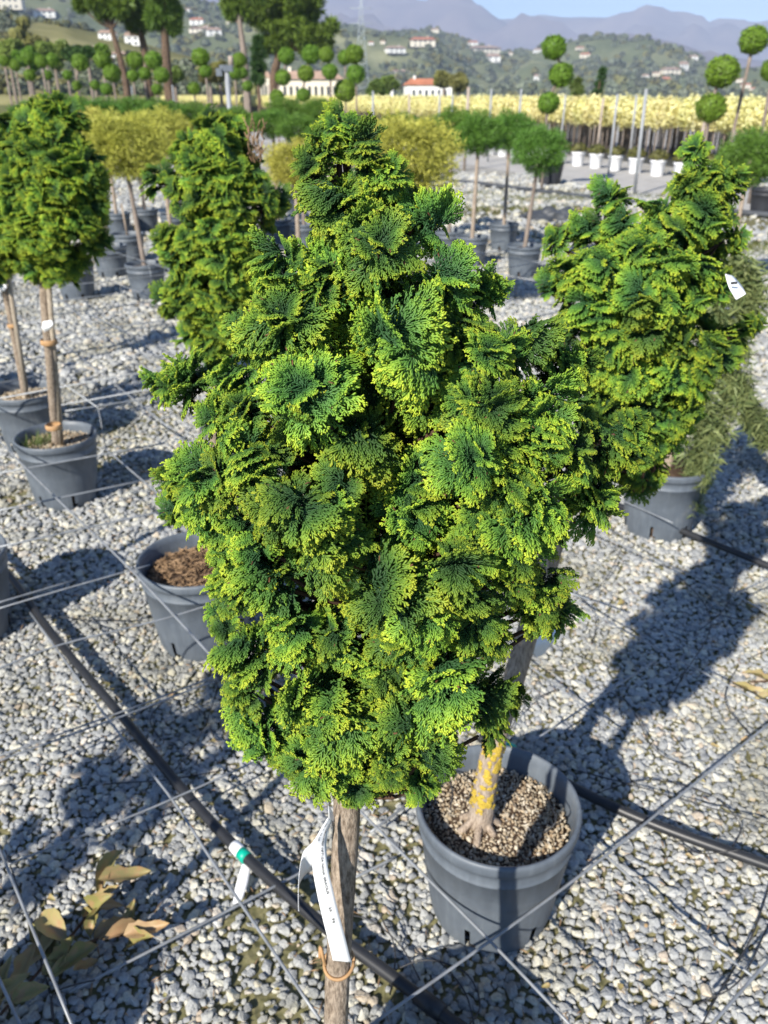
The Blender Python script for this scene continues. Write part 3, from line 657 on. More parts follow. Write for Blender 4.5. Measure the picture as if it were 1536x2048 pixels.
# ---- tags of white paper
def paper(name, pts_l, pts_r, label, extra=None):
    o, _, _ = strip(name, pts_l, pts_r, 0, M['paper']); tag(o, label, 'tag'); return o
pt = paper('paper_tag', [at_y(1450, 548, 1.22), at_y(1458, 575, 1.20), at_y(1472, 600, 1.20)], [at_y(1466, 552, 1.24), at_y(1482, 570, 1.22), at_y(1492, 588, 1.20)], 'white paper tag hanging on the lichen stemmed cypress crown')
mk = MB(); c = at_y(1468, 566, 1.195); mk.box(c, (.010, .001, .003), .3); mk.build('ink_mark', M['ink'], pt)
paper('paper_tag', [at_y(86, 643, 3.18), at_y(84, 655, 3.16), at_y(88, 664, 3.17)], [at_y(104, 640, 3.18), at_y(106, 650, 3.16), at_y(100, 660, 3.17)], 'small white tag on the bamboo stake of the dark cypress')
paper('paper_tag', [at_y(-2, 570, B5.y - .06), at_y(-3, 578, B5.y - .08), at_y(0, 584, B5.y - .07)], [at_y(12, 568, B5.y - .06), at_y(13, 576, B5.y - .08), at_y(10, 582, B5.y - .07)], 'small white tag on the thin leaning bamboo stake')
paper('plastic_scrap', [at_y(1075, 1235, 1.40), at_y(1060, 1290, 1.38), at_y(1070, 1315, 1.40)], [at_y(1108, 1240, 1.42), at_y(1112, 1275, 1.38), at_y(1085, 1310, 1.40)], 'thin white plastic scrap behind the lichen stem')

# ---- hoses, rods, drip tubes
def hose(name, pts, rad, mat, label, cat, group=None, n=14, sides=10):
    o = MB().tube(spline(pts, n), rad, sides).build(name, M[mat]); tag(o, label, cat, group); return o
h1 = [at_z(-60, 1075, .07), at_z(10, 1140, .06), at_z(110, 1275, .06), at_z(250, 1440, .055), at_z(370, 1585, .055), at_z(482, 1705, .055), at_z(640, 1845, .05), at_z(780, 1950, .045), at_z(960, 2085, .04)]
hose('irrigation_hose', h1, .0135, 'hose', 'thick black irrigation hose passing behind the focused cypress stem', 'hose')
hose('irrigation_hose', [at_z(960, 1475, .05), at_z(1060, 1525, .05), at_z(1180, 1592, .045), at_z(1330, 1657, .04), at_z(1540, 1732, .035), at_z(1700, 1790, .03)], .0135, 'hose', 'thick black irrigation hose running from behind the lichen tree pot', 'hose')
hose('irrigation_hose', [at_z(1150, 965, .06), at_z(1240, 1012, .06), at_z(1390, 1072, .06), at_z(1540, 1133, .06), at_z(1700, 1200, .05)], .0135, 'hose', 'thick black irrigation hose below the pale weeping juniper pot', 'hose')
cpl = MB().tube([at_z(835, 1990, .043), at_z(885, 2027, .042)], .0185, 14).build('hose_coupling', M['hose']); tag(cpl, 'black coupling sleeve on the hose near the focused stem', 'coupling')
def hose_tag(a, b, p, q, dl, label):
    T = empty('hose_tag', a); tag(T, label, 'tag'); a = Vector(a); b = Vector(b); m = a.lerp(b, .55)
    MB().tube([Vector((0, 0, 0)), m - a], .0150, 14).build('white_band', M['paper'], T); MB().tube([m - a, b - a], .0155, 14).build('green_band', M['green'], T)
    if p is not None:
        strip('paper_strip', [p - a, p.lerp(q, .5) - a + Vector((-.003, -.01, .004)), q - a], [p + dl - a, p.lerp(q, .5) + dl - a + Vector((.002, -.008, 0)), q + dl * .8 - a], 0, M['paper'], T)
hose_tag(at_z(468, 1691, .056), at_z(494, 1717, .056), at_z(486, 1722, .045), at_z(466, 1808, .025), Vector((.021, .006, 0)), 'white and teal banded tag with a paper strip on the hose')
hose_tag(at_z(998, 1484, .06), at_z(1027, 1500, .058), None, None, None, 'white and teal banded tag beside the lichen tree pot rim')
RODS = [[(0,1700),(148,2060)],[(138,1985),(460,1819),(660,1715)],[(60,1225),(215,1435),(338,1588),(435,1737),(640,2040)],[(-60,825),(123,1000),(271,1148),(480,1375)],[(-40,1535),(245,1432),(420,1365)],[(-40,1525),(250,1420),(430,1352)],[(0,1735),(307,1614),(560,1500)],[(-20,1222),(150,1172),(300,1130)],[(-20,1210),(150,1160)],[(-20,1345),(123,1290),(330,1238),(480,1190)],[(-20,1098),(358,1015)],[(-10,1940),(45,2060)],
 [(700,2080),(983,1880),(1172,1742),(1331,1614),(1560,1430)],[(680,1582),(768,1670),(973,1875),(1150,2060)],[(1177,1681),(1357,1839),(1510,1956)],[(1130,1192),(1239,1256),(1560,1425)],[(1150,1045),(1203,1072),(1428,1169),(1560,1238)],[(1230,995),(1346,1046)],[(1060,1486),(1208,1389),(1310,1322)],[(1464,1190),(1560,1147)],[(1040,1317),(1157,1404),(1230,1460)],[(1400,2075),(1560,1895)],[(740,1665),(840,1590)],[(700,1760),(790,1715)],
 [(100,665),(163,715),(342,858)],[(208,895),(345,1012)],[(60,548),(230,690)],[(-20,1025),(300,958)],[(-20,950),(330,886)],[(130,822),(330,792)],[(-20,770),(80,750)],[(115,682),(340,648)],[(-20,690),(90,760)],[(240,670),(330,745)],[(840,1080),(1180,1200)]]
rod_group = 'grey steel rods of the support grid between the pots'
rr0 = random.Random(2)
for i, pl in enumerate(RODS):
    z = .16 if i < 24 and i not in (3, 7, 8, 9, 10) else .35
    if i in (1, 14, 20, 22, 23): z = .06
    if i in (12, 13): z = .175
    pts = [at_z(x + (0 if i in (12, 13) or j in (0, len(pl) - 1) else rr0.gauss(0, 2)), y, z + (0 if i in (12, 13) else rr0.gauss(0, .006))) for j, (x, y) in enumerate(pl)]
    rad = .0032 if max(y for x, y in pl) > 1500 and i not in (4, 5, 6, 9) else (.0026 if i < 24 and i not in (3, 10) else .0036)
    o = MB().tube(spline(pts, 4), rad, 8).build('steel_rod', M['steel']); tag(o, 'straight grey steel rod of the grid strung between the pots', 'rod', rod_group)
    if i in (24, 25, 27):
        for q in pts[1:-1]:
            MB().tube([q, Vector((q.x + .01, q.y, 0))], .0022, 6).build('leg', M['steel'], o)
A_ = Vector((.63, -.777, 0)); B_ = Vector((.81, .586, 0))
def clip_rod(o0, d, lo, hi):
    pts = []
    for t in np.arange(lo, hi, .25):
        p = o0 + d * t
        if 3.6 < p.y < 8.6 and -4.2 < p.x < 1.6: pts.append(p)
    return pts
rr = random.Random(12)
for fam, (d, nrm, step) in enumerate(((A_, B_, .62), (B_, A_, .48))):
    for k in range(-8, 9):
        o0 = Vector((-1.2, 5.6, .36)) + nrm * (k * step + rr.uniform(-.08, .08)); dd = (d + Vector((rr.gauss(0, .02), rr.gauss(0, .02), 0))).normalized()
        pts = clip_rod(o0, dd, -6, 6)
        if len(pts) < 5: continue
        o = MB().tube([pts[0], pts[0].lerp(pts[-1], .5) + Vector((0, 0, -.02)), pts[-1]], .0038, 6).build('steel_rod', M['steel']); tag(o, 'straight grey steel rod of the grid strung between the pots', 'rod', rod_group)
        if fam == 0:
            for q in pts[2::4]: MB().tube([q, Vector((q.x + .01, q.y, 0))], .002, 5).build('leg', M['steel'], o)
TUB = [([(1010,1480),(1060,1405),(1150,1374),(1250,1400),(1310,1500),(1400,1540)],.02),([(1180,1590),(1300,1560),(1420,1590),(1480,1650),(1460,1700)],.03),([(1480,1700),(1390,1705),(1330,1660)],.04),([(1150,1540),(1300,1580),(1536,1650)],.05),([(830,1905),(880,1925),(930,1985),(950,2060)],.05),([(780,1945),(850,1920),(930,1945),(960,2010),(930,2060)],.05),([(1536,1850),(1480,1960),(1390,2010),(1290,2048)],.02),([(1536,1780),(1500,1880),(1430,2000),(1400,2060)],.04),([(150,1240),(330,1250),(430,1330),(410,1450),(350,1540)],.04),([(0,1240),(140,1236),(200,1270),(180,1310)],.05),([(60,1600),(200,1570),(330,1560),(450,1540)],.02),([(190,1960),(110,1985),(105,2040)],.09),([(250,1440),(340,1400),(400,1420),(430,1480)],.03),([(1110,1160),(1190,1230),(1160,1330),(1090,1340)],.02),([(1190,1040),(1330,1130),(1420,1230),(1380,1330),(1330,1370)],.03),([(1250,1080),(1210,1160),(1150,1200)],.05),([(1400,1040),(1470,1100),(1460,1200),(1400,1260)],.03),([(180,990),(230,940),(330,950)],.06),([(690,1690),(760,1830),(790,1900),(780,1990)],.04),([(690,1830),(740,1840),(800,1890),(840,1960)],.05),([(10,1700),(60,1850),(100,1990),(110,2060)],.03),([(1370,1345),(1330,1430),(1370,1500)],.02),([(1536,1300),(1480,1330),(1450,1400),(1500,1470)],.02),([(1440,1230),(1500,1240),(1536,1215)],.06),([(890,1545),(905,1580),(900,1620)],.32),([(1090,1590),(1112,1640),(1085,1668)],.33),([(330,1400),(300,1440),(330,1490)],.03)]
for k, (pl, z) in enumerate(TUB):
    pts = [at_z(x, y, z + .02 * math.sin(i * 2.1 + k)) for i, (x, y) in enumerate(pl)]
    hose('drip_tube', pts, .0017, 'tube', 'thin curling black drip tube lying over the gravel', 'drip tube', 'thin black drip tubes on the gravel', 8, 6)

# ---- fallen leafy branch and stray leaves
def leaf_mesh(seed):
    r = random.Random(seed); n = 11; v = []; f = []
    for i in range(n):
        t = i / (n - 1); wv = .26 * math.sin(math.pi * t ** .8) ** .8 * (1 + .14 * math.sin(t * 17 + r.random() * 6)); zc = .16 * math.sin(t * 3.4 + seed * 1.7)
        for s, zz in ((-1, .15 + r.uniform(-.06, .07)), (-.5, .05 + r.uniform(-.01, .01)), (0, -.035), (.5, .05 + r.uniform(-.01, .01)), (1, .12 + r.uniform(-.06, .07))):
            v.append((s * wv, t, zc + zz * (wv / .26) + .012 * math.sin(t * 40) * abs(s)))
    for i in range(n - 1):
        for k in range(4): a = i * 5 + k; f.append((a, a + 1, a + 6, a + 5))
    return mesh_data('leaf', v, f, M['leaf'])
LM = [leaf_mesh(s) for s in range(5)]
def put_leaf(parent, p, q, wpx, k, z0=.03, z1=.05, name='leaf'):
    a = at_z(p[0], p[1], z0); b = at_z(q[0], q[1], z1); d = b - a; L = d.length; wid = .8 * wpx / math.hypot(q[0] - p[0], q[1] - p[1]) * L
    o = link(name, LM[k % 5], parent); y = d.normalized(); up = Vector((.1 * math.sin(k), -.25, 1)); x = y.cross(up).normalized(); zz = x.cross(y)
    m = Matrix((x, y, zz)).transposed(); o.rotation_mode = 'QUATERNION'; o.rotation_quaternion = m.to_quaternion(); o.scale = (wid / .52, L, L)
    o.location = a - (parent.location if parent else Vector())
    return o
fb = empty('fallen_branch', at_z(130, 1900)); tag(fb, 'fallen branch of dry olive and tan leaves on gravel', 'branch')
fl = fb.location
MB().tube(spline([at_z(0, 2030, .03) - fl, at_z(90, 1930, .045) - fl, at_z(160, 1850, .05) - fl, at_z(215, 1770, .05) - fl], 6), .0035, 7).build('stem', M['twig'], fb)
MB().tube(spline([at_z(110, 1915, .04) - fl, at_z(190, 1880, .05) - fl, at_z(255, 1870, .05) - fl], 6), .0028, 7).build('stem', M['twig'], fb)
LV = [((195,1795),(248,1695),36),((200,1765),(300,1735),44),((170,1805),(240,1772),30),((150,1855),(245,1790),44),((165,1838),(250,1805),34),((135,1885),(80,1825),40),((60,1935),(110,1848),50),((80,1950),(155,1870),46),((100,1945),(195,1898),42),((190,1885),(258,1830),38),((180,1875),(200,1808),32),((255,1875),(332,1842),38),((245,1860),(270,1800),28),((20,1990),(75,1895),46),((25,2005),(98,1970),48),((0,2015),(60,1945),40),((145,1948),(198,1912),32),((120,1920),(60,1850),36),((240,1890),(320,1880),30),((0,2000),(20,1910),36),((205,1880),(290,1855),34)]
for k, (p, q, w_) in enumerate(LV): put_leaf(fb, p, q, w_, k, .035 + .02 * (k % 3), .04 + .025 * (k % 4))
st = empty('fallen_leaves', at_z(1500, 1370)); st.name = 'fallen_branch'; tag(st, 'pair of dry olive leaves on gravel near the crown shadow', 'branch')
MB().tube([Vector((0, 0, .012)), at_z(1560, 1362, .03) - st.location], .003, 6).build('stem', M['twig'], st)
for k, (p, q, w_) in enumerate([((1560, 1385), (1462, 1368), 26), ((1560, 1362), (1480, 1352), 22), ((1560, 1395), (1500, 1400), 20)]): put_leaf(st, p, q, w_, k + 2, .03, .02)
r = random.Random(77)
for k, (x, y) in enumerate([(1290,1855),(1240,1968),(1210,1675),(1265,1620),(1230,1538),(1500,1480),(1420,1490),(1275,1480),(740,1905),(715,1855),(95,1795),(150,1390),(340,1385),(1410,1190),(1250,1205),(1395,1560),(700,1700),(330,1995),(420,1480),(1370,1710),(560,1980),(1100,1970)]):
    a = r.uniform(0, 6.28); l = r.uniform(12, 20)
    o = put_leaf(None, (x, y), (x + l * math.cos(a), y + .6 * l * math.sin(a)), l * .6, k, .018, .022, 'dry_leaf'); tag(o, 'small crumpled brown dry leaf lying on the gravel', 'leaf', 'small dry leaves scattered on the gravel')
lt_ = MB(); r = random.Random(15)
for k in range(900):
    y = r.uniform(.5, 3.2); x = r.uniform(-.55, .55) * y + r.uniform(-.1, .1); a = r.uniform(0, 6.28); l = r.uniform(.004, .016); z = .016 + r.random() * .008
    d = Vector((math.cos(a), math.sin(a), r.gauss(0, .2))) * l; lt_.tube([Vector((x, y, z)) - d, Vector((x, y, z + .002)), Vector((x, y, z)) + d], [.0006, r.uniform(.0008, .0022), .0005], 4)
o = lt_.build('plant_litter', M['clip']); tag(o, 'brown bits of bark and needles littering the gravel', 'litter', kind='stuff')
# ------------------------------------------------------------------ middle distance: rows of potted standards
def cloud_mesh(name, n, mat, pos, lsize, spiky=0.0, seed=0):
    """pos(u): arrays of unit random -> points and outward normals; small leaf or needle faces through the crown's volume"""
    g_ = np.random.default_rng(seed); P, Nn, tip = pos(g_, n)
    t = g_.normal(size=(n, 3)); t -= Nn * (t * Nn).sum(1, keepdims=True) * (1 if spiky == 0 else .6); t /= np.linalg.norm(t, axis=1, keepdims=True) + 1e-9
    s = lsize * g_.uniform(.6, 1.4, (n, 1))
    if spiky:
        d = Nn * .75 + t; d /= np.linalg.norm(d, axis=1, keepdims=True); sd = np.cross(d, g_.normal(size=(n, 3))); sd /= np.linalg.norm(sd, axis=1, keepdims=True) + 1e-9
        V = np.stack([P - sd * s * .22, P + sd * s * .22, P + d * s * (1 + spiky)], 1).reshape(-1, 3); F = np.arange(n * 3).reshape(-1, 3)
        T = np.repeat(tip, 3) * np.tile([.6, .6, 1.0], n)
    else:
        b = np.cross(Nn + g_.normal(0, .6, (n, 3)), t); b /= np.linalg.norm(b, axis=1, keepdims=True) + 1e-9
        V = np.stack([P - t * s, P - b * s * .6, P + t * s, P + b * s * .6], 1).reshape(-1, 3); F = np.arange(n * 4).reshape(-1, 4); T = np.repeat(tip, 4)
    return mesh_data(name, V, F, mat, False, {'tip': np.clip(T, 0, 1)})
def ell(rx, ry, rz, inner=.72, lump=.1, flat=False, sd=0.):
    def f(g_, n):
        d = g_.normal(size=(n, 3)); d /= np.linalg.norm(d, axis=1, keepdims=True)
        if flat: d[:, 2] = np.where(d[:, 2] < -.25, -d[:, 2] * .3 - .1, d[:, 2]); d /= np.linalg.norm(d, axis=1, keepdims=True)
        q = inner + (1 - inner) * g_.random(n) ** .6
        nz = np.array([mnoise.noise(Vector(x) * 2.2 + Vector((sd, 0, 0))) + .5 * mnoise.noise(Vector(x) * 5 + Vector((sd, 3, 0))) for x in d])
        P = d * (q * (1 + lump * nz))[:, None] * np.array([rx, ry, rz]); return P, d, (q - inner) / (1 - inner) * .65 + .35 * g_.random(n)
    return f
# clipped topiary
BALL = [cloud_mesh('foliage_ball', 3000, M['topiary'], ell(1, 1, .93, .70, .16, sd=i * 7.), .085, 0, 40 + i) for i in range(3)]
def topiary(balls, Y, label, group='clipped ball topiary standards', stem_to=None):
    x0, y0, r0 = balls[0]; top = at_y(x0, y0, Y); low = at_y(balls[-1][0], balls[-1][1], Y)
    bx = at_y(stem_to[0], stem_to[1], Y).x if stem_to else low.x; base = Vector((bx, Y, 0))
    T = empty('topiary_tree', base); tag(T, label, 'tree', group)
    pts = [Vector((0, 0, 0))] + [at_y(x, y, Y) - base for x, y, _ in balls[::-1]]
    MB().tube(spline(pts, 5), .028, 7).build('trunk', M['stem'], T)
    for k, (x, y, rp) in enumerate(balls):
        P = at_y(x, y, Y); dep = Y / ray(x, y).y; s = rp * dep / FPX
        o = link('foliage_ball', BALL[(int(x) + k) % 3], T, P - base); o.scale = (s,) * 3; o.rotation_euler = (0, 0, x * 1.3)
    return T
topiary([(1108, 95, 25), (1123, 150, 25), (1097, 206, 22)], 17.5, 'three tiered clipped ball topiary in front of the yellow row')
topiary([(1445, 143, 33), (1422, 216, 30)], 15.0, 'large two tiered ball topiary beside the tall leaning ball topiary')
topiary([(1508, 80, 29)], 15.5, 'single ball topiary on a tall slender leaning stem', None, (1462, 250))
topiary([(1547, 140, 24)], 15.0, 'single ball topiary next to the tall leaning ball topiary')
TL = [[(401,114,18),(411,142,13)],[(479,120,15),(470,146,13)],[(484,146,12),(495,172,11)],[(573,112,17),(566,155,16),(554,194,15)],[(622,109,19),(612,147,17),(607,190,14)],[(653,109,16),(660,143,16)],[(709,108,19),(712,148,19)],[(690,115,15),(691,181,23)],[(270,121,17),(266,151,12)],[(307,120,18),(289,147,13)],[(323,150,16),(314,178,11)],[(205,120,17),(224,146,18)],[(161,125,17),(154,171,10)],[(212,178,12)],[(105,120,14),(95,150,10)],[(83,123,13)],[(56,115,15),(60,150,12)],[(30,130,12)],[(8,122,11)],[(388,177,13)],[(135,150,10)],[(190,170,10)]]
for i, b_ in enumerate(TL):
    topiary(b_, 24 + (i * 7 % 5), {1: 'single ball topiary among the far clipped rows', 2: 'two tiered ball topiary among the far clipped rows', 3: 'three tiered ball topiary among the far clipped rows'}[len(b_)], 'far clipped ball topiary')

# mophead junipers on stems
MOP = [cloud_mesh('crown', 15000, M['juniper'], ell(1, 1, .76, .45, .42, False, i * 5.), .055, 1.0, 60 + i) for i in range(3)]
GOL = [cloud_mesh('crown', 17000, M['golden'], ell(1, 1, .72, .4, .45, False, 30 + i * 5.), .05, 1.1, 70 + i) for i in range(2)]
def potted_standard(px, py, rp, Y, meshes, label, name, group, stem='stem', k=0, rim=True, lean=0., h=None):
    P = at_y(px, py, Y); dep = Y / ray(px, py).y; s = rp * dep / FPX; base = Vector((P.x - lean, Y, 0))
    T = empty(name, base); tag(T, label, 'tree', group)
    MB().tube(spline([Vector((0, 0, .25)), Vector((lean * .5, 0, P.z * .6)), P - base], 6), [.022] * 6 + [.018] * 7, 9).build('trunk', M['bark2' if k % 2 else 'stem'], T)
    o = link('crown', meshes[k % len(meshes)], T, P - base); o.scale = (s, s, s * (h or 1)); o.rotation_euler = (0, 0, k * 1.7)
    pot(T, seg=36, soil_z=.28)
    return T
gj = 'dark green mophead junipers on stems'
for k, (px, py, rp, Y, ln) in enumerate([(905, 262, 52, 9.6, 0), (958, 268, 50, 9.2, .02), (1080, 300, 55, 8.6, .08), (1020, 262, 46, 10.2, 0)]):
    potted_standard(px, py, rp, Y, MOP, ['mophead juniper half behind the golden juniper, over gravel', 'mophead juniper on a black tube wrapped stem', 'spreading mophead juniper on a pale stem in a grey pot', 'mophead juniper between the black stemmed and pale stemmed ones'][k], 'potted_juniper', gj, k=k, lean=ln)
for k, (px, py, rp, Y) in enumerate([(px, py + 6, rp * .86, Y) for px, py, rp, Y in [(140, 215, 55, 11.5), (205, 222, 56, 11.2), (265, 218, 55, 11.6), (325, 224, 56, 11.0), (385, 228, 52, 11.2), (545, 240, 52, 10.6), (600, 252, 54, 10.2), (655, 262, 50, 10.0), (700, 250, 48, 10.8), (470, 235, 50, 11.0), (570, 215, 44, 13.5), (640, 215, 44, 13.5), (800, 250, 52, 10.2), (60, 225, 50, 12.0), (850, 255, 44, 11)]]):
    potted_standard(px, py, rp, Y, MOP, 'dense dark green mophead juniper of the long row behind the cypresses', 'potted_juniper', 'row of dark mophead junipers', k=k, h=.72)
potted_standard(1500, 318, 66, 7.6, MOP, 'big dark green juniper in a black tub beside the crown of the lichen stemmed tree', 'potted_juniper', gj, k=1)
gg = 'golden mophead junipers on stems'
potted_standard(245, 292, 84, 7.6, GOL, 'golden mophead juniper behind the dark tagged cypress', 'potted_juniper', gg, k=0, lean=-.06)
potted_standard(320, 268, 62, 8.8, GOL, 'golden mophead juniper behind the upright cypress with the dry twig', 'potted_juniper', gg, k=1)
potted_standard(185, 268, 60, 8.6, GOL, 'smaller golden mophead juniper on a slim stem behind the dark tagged cypress', 'potted_juniper', gg, k=1)
potted_standard(810, 312, 100, 6.3, GOL, 'large golden juniper behind the sharp cypress', 'potted_juniper', gg, k=0, lean=-.1)
potted_standard(590, 330, 60, 6.8, GOL, 'golden juniper between the two cypress crowns', 'potted_juniper', gg, k=1)
# extra empty-ish pots with plants cropped by crowns
def plain_pot(px, py, label):
    c = at_z(px, py, .30); T = empty('plant_pot', Vector((c.x, c.y, 0))); tag(T, label, 'pot'); pot(T, seg=36, soil_z=.28); stake(T, T.location + Vector((0, 0, .27)), T.location + Vector((-.02, 0, .62)), .012, 'stem', 'bark2')
plain_pot(147, 532, 'grey pot with a cut bare stem beside the tagged cypress')
plain_pot(1460, 610, 'grey pot behind the lichen stemmed cypress crown')
plain_pot(255, 470, 'grey pot with a bare stem behind the golden junipers')

# pale weeping juniper
wb = Vector((at_z(1335, 925, .31).x, at_z(1335, 925, .31).y, 0)); W = empty('weeping_juniper', wb); tag(W, 'pale green weeping juniper trailing over its grey pot', 'tree'); pot(W, soil_z=.29)
MB().tube(spline([Vector((0, 0, .28)), Vector((.02, 0, .5)), at_y(1400, 700, wb.y) - wb, at_y(1470, 520, wb.y) - wb], 6), [.02] * 6 + [.016] * 6 + [.01] * 6 + [.006], 8).build('trunk', M['bark2'], W)
WL = [[(1430,640),(1400,760),(1380,900),(1390,1010)],[(1440,640),(1450,780),(1440,880)],[(1470,520),(1500,560),(1510,620)],[(1470,700),(1500,820),(1530,870),(1540,880)],[(1400,740),(1345,800),(1350,860)],[(1410,760),(1420,880),(1400,960)],[(1460,540),(1440,600),(1430,700)],[(1420,820),(1400,900),(1385,985)],[(1470,760),(1480,800),(1520,850)],[(1480,540),(1480,640),(1470,720)]]
g_ = np.random.default_rng(3); Pw, Nw = [], []
for k, pl in enumerate(WL):
    pts = spline([at_y(x, y, wb.y - .10 + .05 * math.sin(k * 2)) for x, y in pl], 24)
    for i in range(1300):
        p = pts[int(g_.random() * len(pts))]; d = Vector(g_.normal(size=3)).normalized(); Pw.append(p + d * .055 * g_.random() - wb); Nw.append(tuple((d + Vector((0, 0, -.5))).normalized()))
Pw = np.array([tuple(p) for p in Pw]); Nw = np.array(Nw)
link('crown', cloud_mesh('crown', len(Pw), M['pale'], lambda q, n: (Pw, Nw, q.random(n)), .018, 1.0, 5), W)

# ------------------------------------------------------------------ far rows
RD = Vector((-.33, .944, 0)); RO = Vector((6.7, 27.8, 0))
YB = [cloud_mesh('crown', 800, M['yellow'], ell(.31, .31, .40, .5, .35, sd=i * 9.), .042, 0, 80 + i) for i in range(4)]
ys = MB().tube([(0, 0, 0), (.01, 0, .5), (0, 0, 1.2)], [.022, .018, .015], 6); YS = mesh_data('trunk', ys.v, ys.f, M['stem'])
r = random.Random(6)
for k in range(190):
    p = RO + RD * (-9.5 + k * .40) + Vector((r.gauss(0, .05), 0, 0))
    T = empty('yellow_standard_tree', p); tag(T, 'small yellow variegated standard tree in the long nursery row', 'tree', 'yellow variegated standards in the long row')
    link('trunk', YS, T); o = link('crown', YB[k % 4], T, (0, 0, 1.22)); o.rotation_euler = (0, 0, r.random() * 6); s = r.uniform(.9, 1.12); o.scale = (s, s, s)
ym = MB().tube([(0, 0, 0), (0, 0, 1.2)], .02, 5)
g_ = np.random.default_rng(9); pts = []
for row in range(1, 4):
    q0 = RO + Vector((.944, .33, 0)) * row * .9
    for t in np.arange(-12, 75, .55): pts.append(tuple(q0 + RD * t + Vector((g_.normal(0, .08), 0, 1.22))))
for row in range(0, 3):
    q0 = RO + Vector((.944, .33, 0)) * row * .9
    for t in np.arange(67, 130, .8): pts.append(tuple(q0 + RD * t + Vector((0, 0, 1.22))))
yc = np.concatenate([np.array([(v[0], v[1], v[2] - 1.22) for v in ym.v])]); yst = mesh_data('stem', yc, ym.f, M['stem'])
n_ = len(pts)
o = scatter('yellow_nursery_rows', np.array(pts), np.stack([np.zeros(n_), np.zeros(n_), g_.random(n_) * 6.28], 1), g_.uniform(.9, 1.1, n_), YB); tag(o, 'yellow heads of the variegated standards massed behind their front row', 'trees', kind='stuff')
pp = np.array([tuple(RO + Vector((.944, .33, 0)) * (row * .55) + RD * t + Vector((g_.normal(0, .1), g_.normal(0, .1), 1.22))) for row in range(1, 8) for t in np.arange(-12, 80, .24)]); n_ = len(pp); o = scatter('yellow_row_stems', pp, np.zeros((n_, 3)), np.ones(n_), [yst]); tag(o, 'grey stems of the variegated standards massed behind their front row', 'stems', kind='stuff')
# dark mulch under the row, the road and the film edge
def band(name, off0, off1, t0, t1, z, mat, label):
    nn = Vector((.944, .33, 0)); v = [RO + nn * off0 + RD * t0, RO + nn * off1 + RD * t0, RO + nn * off1 + RD * t1, RO + nn * off0 + RD * t1]
    o = link(name, mesh_data(name, [(p.x, p.y, z) for p in v], [(0, 1, 2, 3)], M[mat], False)); tag(o, label, name.replace('_', ' '), kind='structure')
M['road'] = plain('pale_concrete_road', (.40, .385, .36), .9, .1, .12, 3, bump=.2)
band('mulch_film', -.8, 3.5, -14, 140, .008, 'film', 'dark weed film under the yellow rows')
band('road', -5.5, -2.4, -18, 140, .004, 'road', 'pale service road beside the yellow rows')
# white pots along the road
wp = MB().lathe([(.13, 0), (.135, .01), (.175, .30), (.185, .305), (.188, .33), (.18, .34), (.168, .335), (.16, .27)], 20); WPm = mesh_data('body', wp.v, wp.f, M['whitepot'])
BX = [cloud_mesh('plant', 420, M['boxplant'], ell(.22, .22, .17, .5, .3, True, i * 3.), .035, 0, 90 + i) for i in range(2)]
wso = MB().lathe([(.165, .29), (.001, .30)], 16); WSm = mesh_data('soil', wso.v, wso.f, M['soil'])
a0 = at_z(1313, 352); b0 = at_z(1000, 312); dr = (b0 - a0).normalized(); Lr = (b0 - a0).length
for k in range(-3, 22):
    p = a0 + dr * (k * Lr / 9.2); T = empty('white_plant_pot', p); tag(T, 'white pot with a low dull green bush in the row by the road', 'pot', 'white pots lined up along the road')
    link('body', WPm, T); link('soil', WSm, T); o = link('plant', BX[k % 2], T, (0, 0, .40)); o.rotation_euler = (0, 0, k)
# black tub on gravel and a main pipe
c = at_z(1098, 372); T = empty('black_tub', c); tag(T, 'black plastic tub standing on the gravel before the white pots', 'tub'); pot(T, R=.27, H=.46, mat='blackpot', soil_z=.40, notch=False)
c = at_z(1525, 432); T = empty('black_tub', c); tag(T, 'black plastic tub under the big dark green juniper', 'tub'); pot(T, R=.24, H=.40, mat='blackpot', soil_z=.34, notch=False)
hose('main_pipe', [at_z(760, 348, .05), at_z(915, 363, .05), at_z(1010, 374, .05), at_z(1130, 389, .05), at_z(1300, 408, .05), at_z(1560, 432, .05)], .045, 'film', 'grey main water pipe laid across the gravel', 'pipe')
mulch_bag = MB(); r = random.Random(3); c = at_z(1105, 440)
bm = bmesh.new(); bmesh.ops.create_icosphere(bm, subdivisions=4, radius=1)
for v in bm.verts:
    nn = mnoise.noise(v.co * 1.6) * .35 + mnoise.noise(v.co * 4.1) * .16; v.co = Vector((v.co.x * .45 * (1 + nn), v.co.y * .35 * (1 + nn), max(-.02, v.co.z * .16 * (1 + nn * 2))))
me = bpy.data.meshes.new('plastic_sheet'); bm.to_mesh(me); bm.free(); me.materials.append(M['film']); o = link('plastic_sheet', me, None, c); tag(o, 'crumpled heap of dark plastic sheet on the gravel', 'plastic sheet')
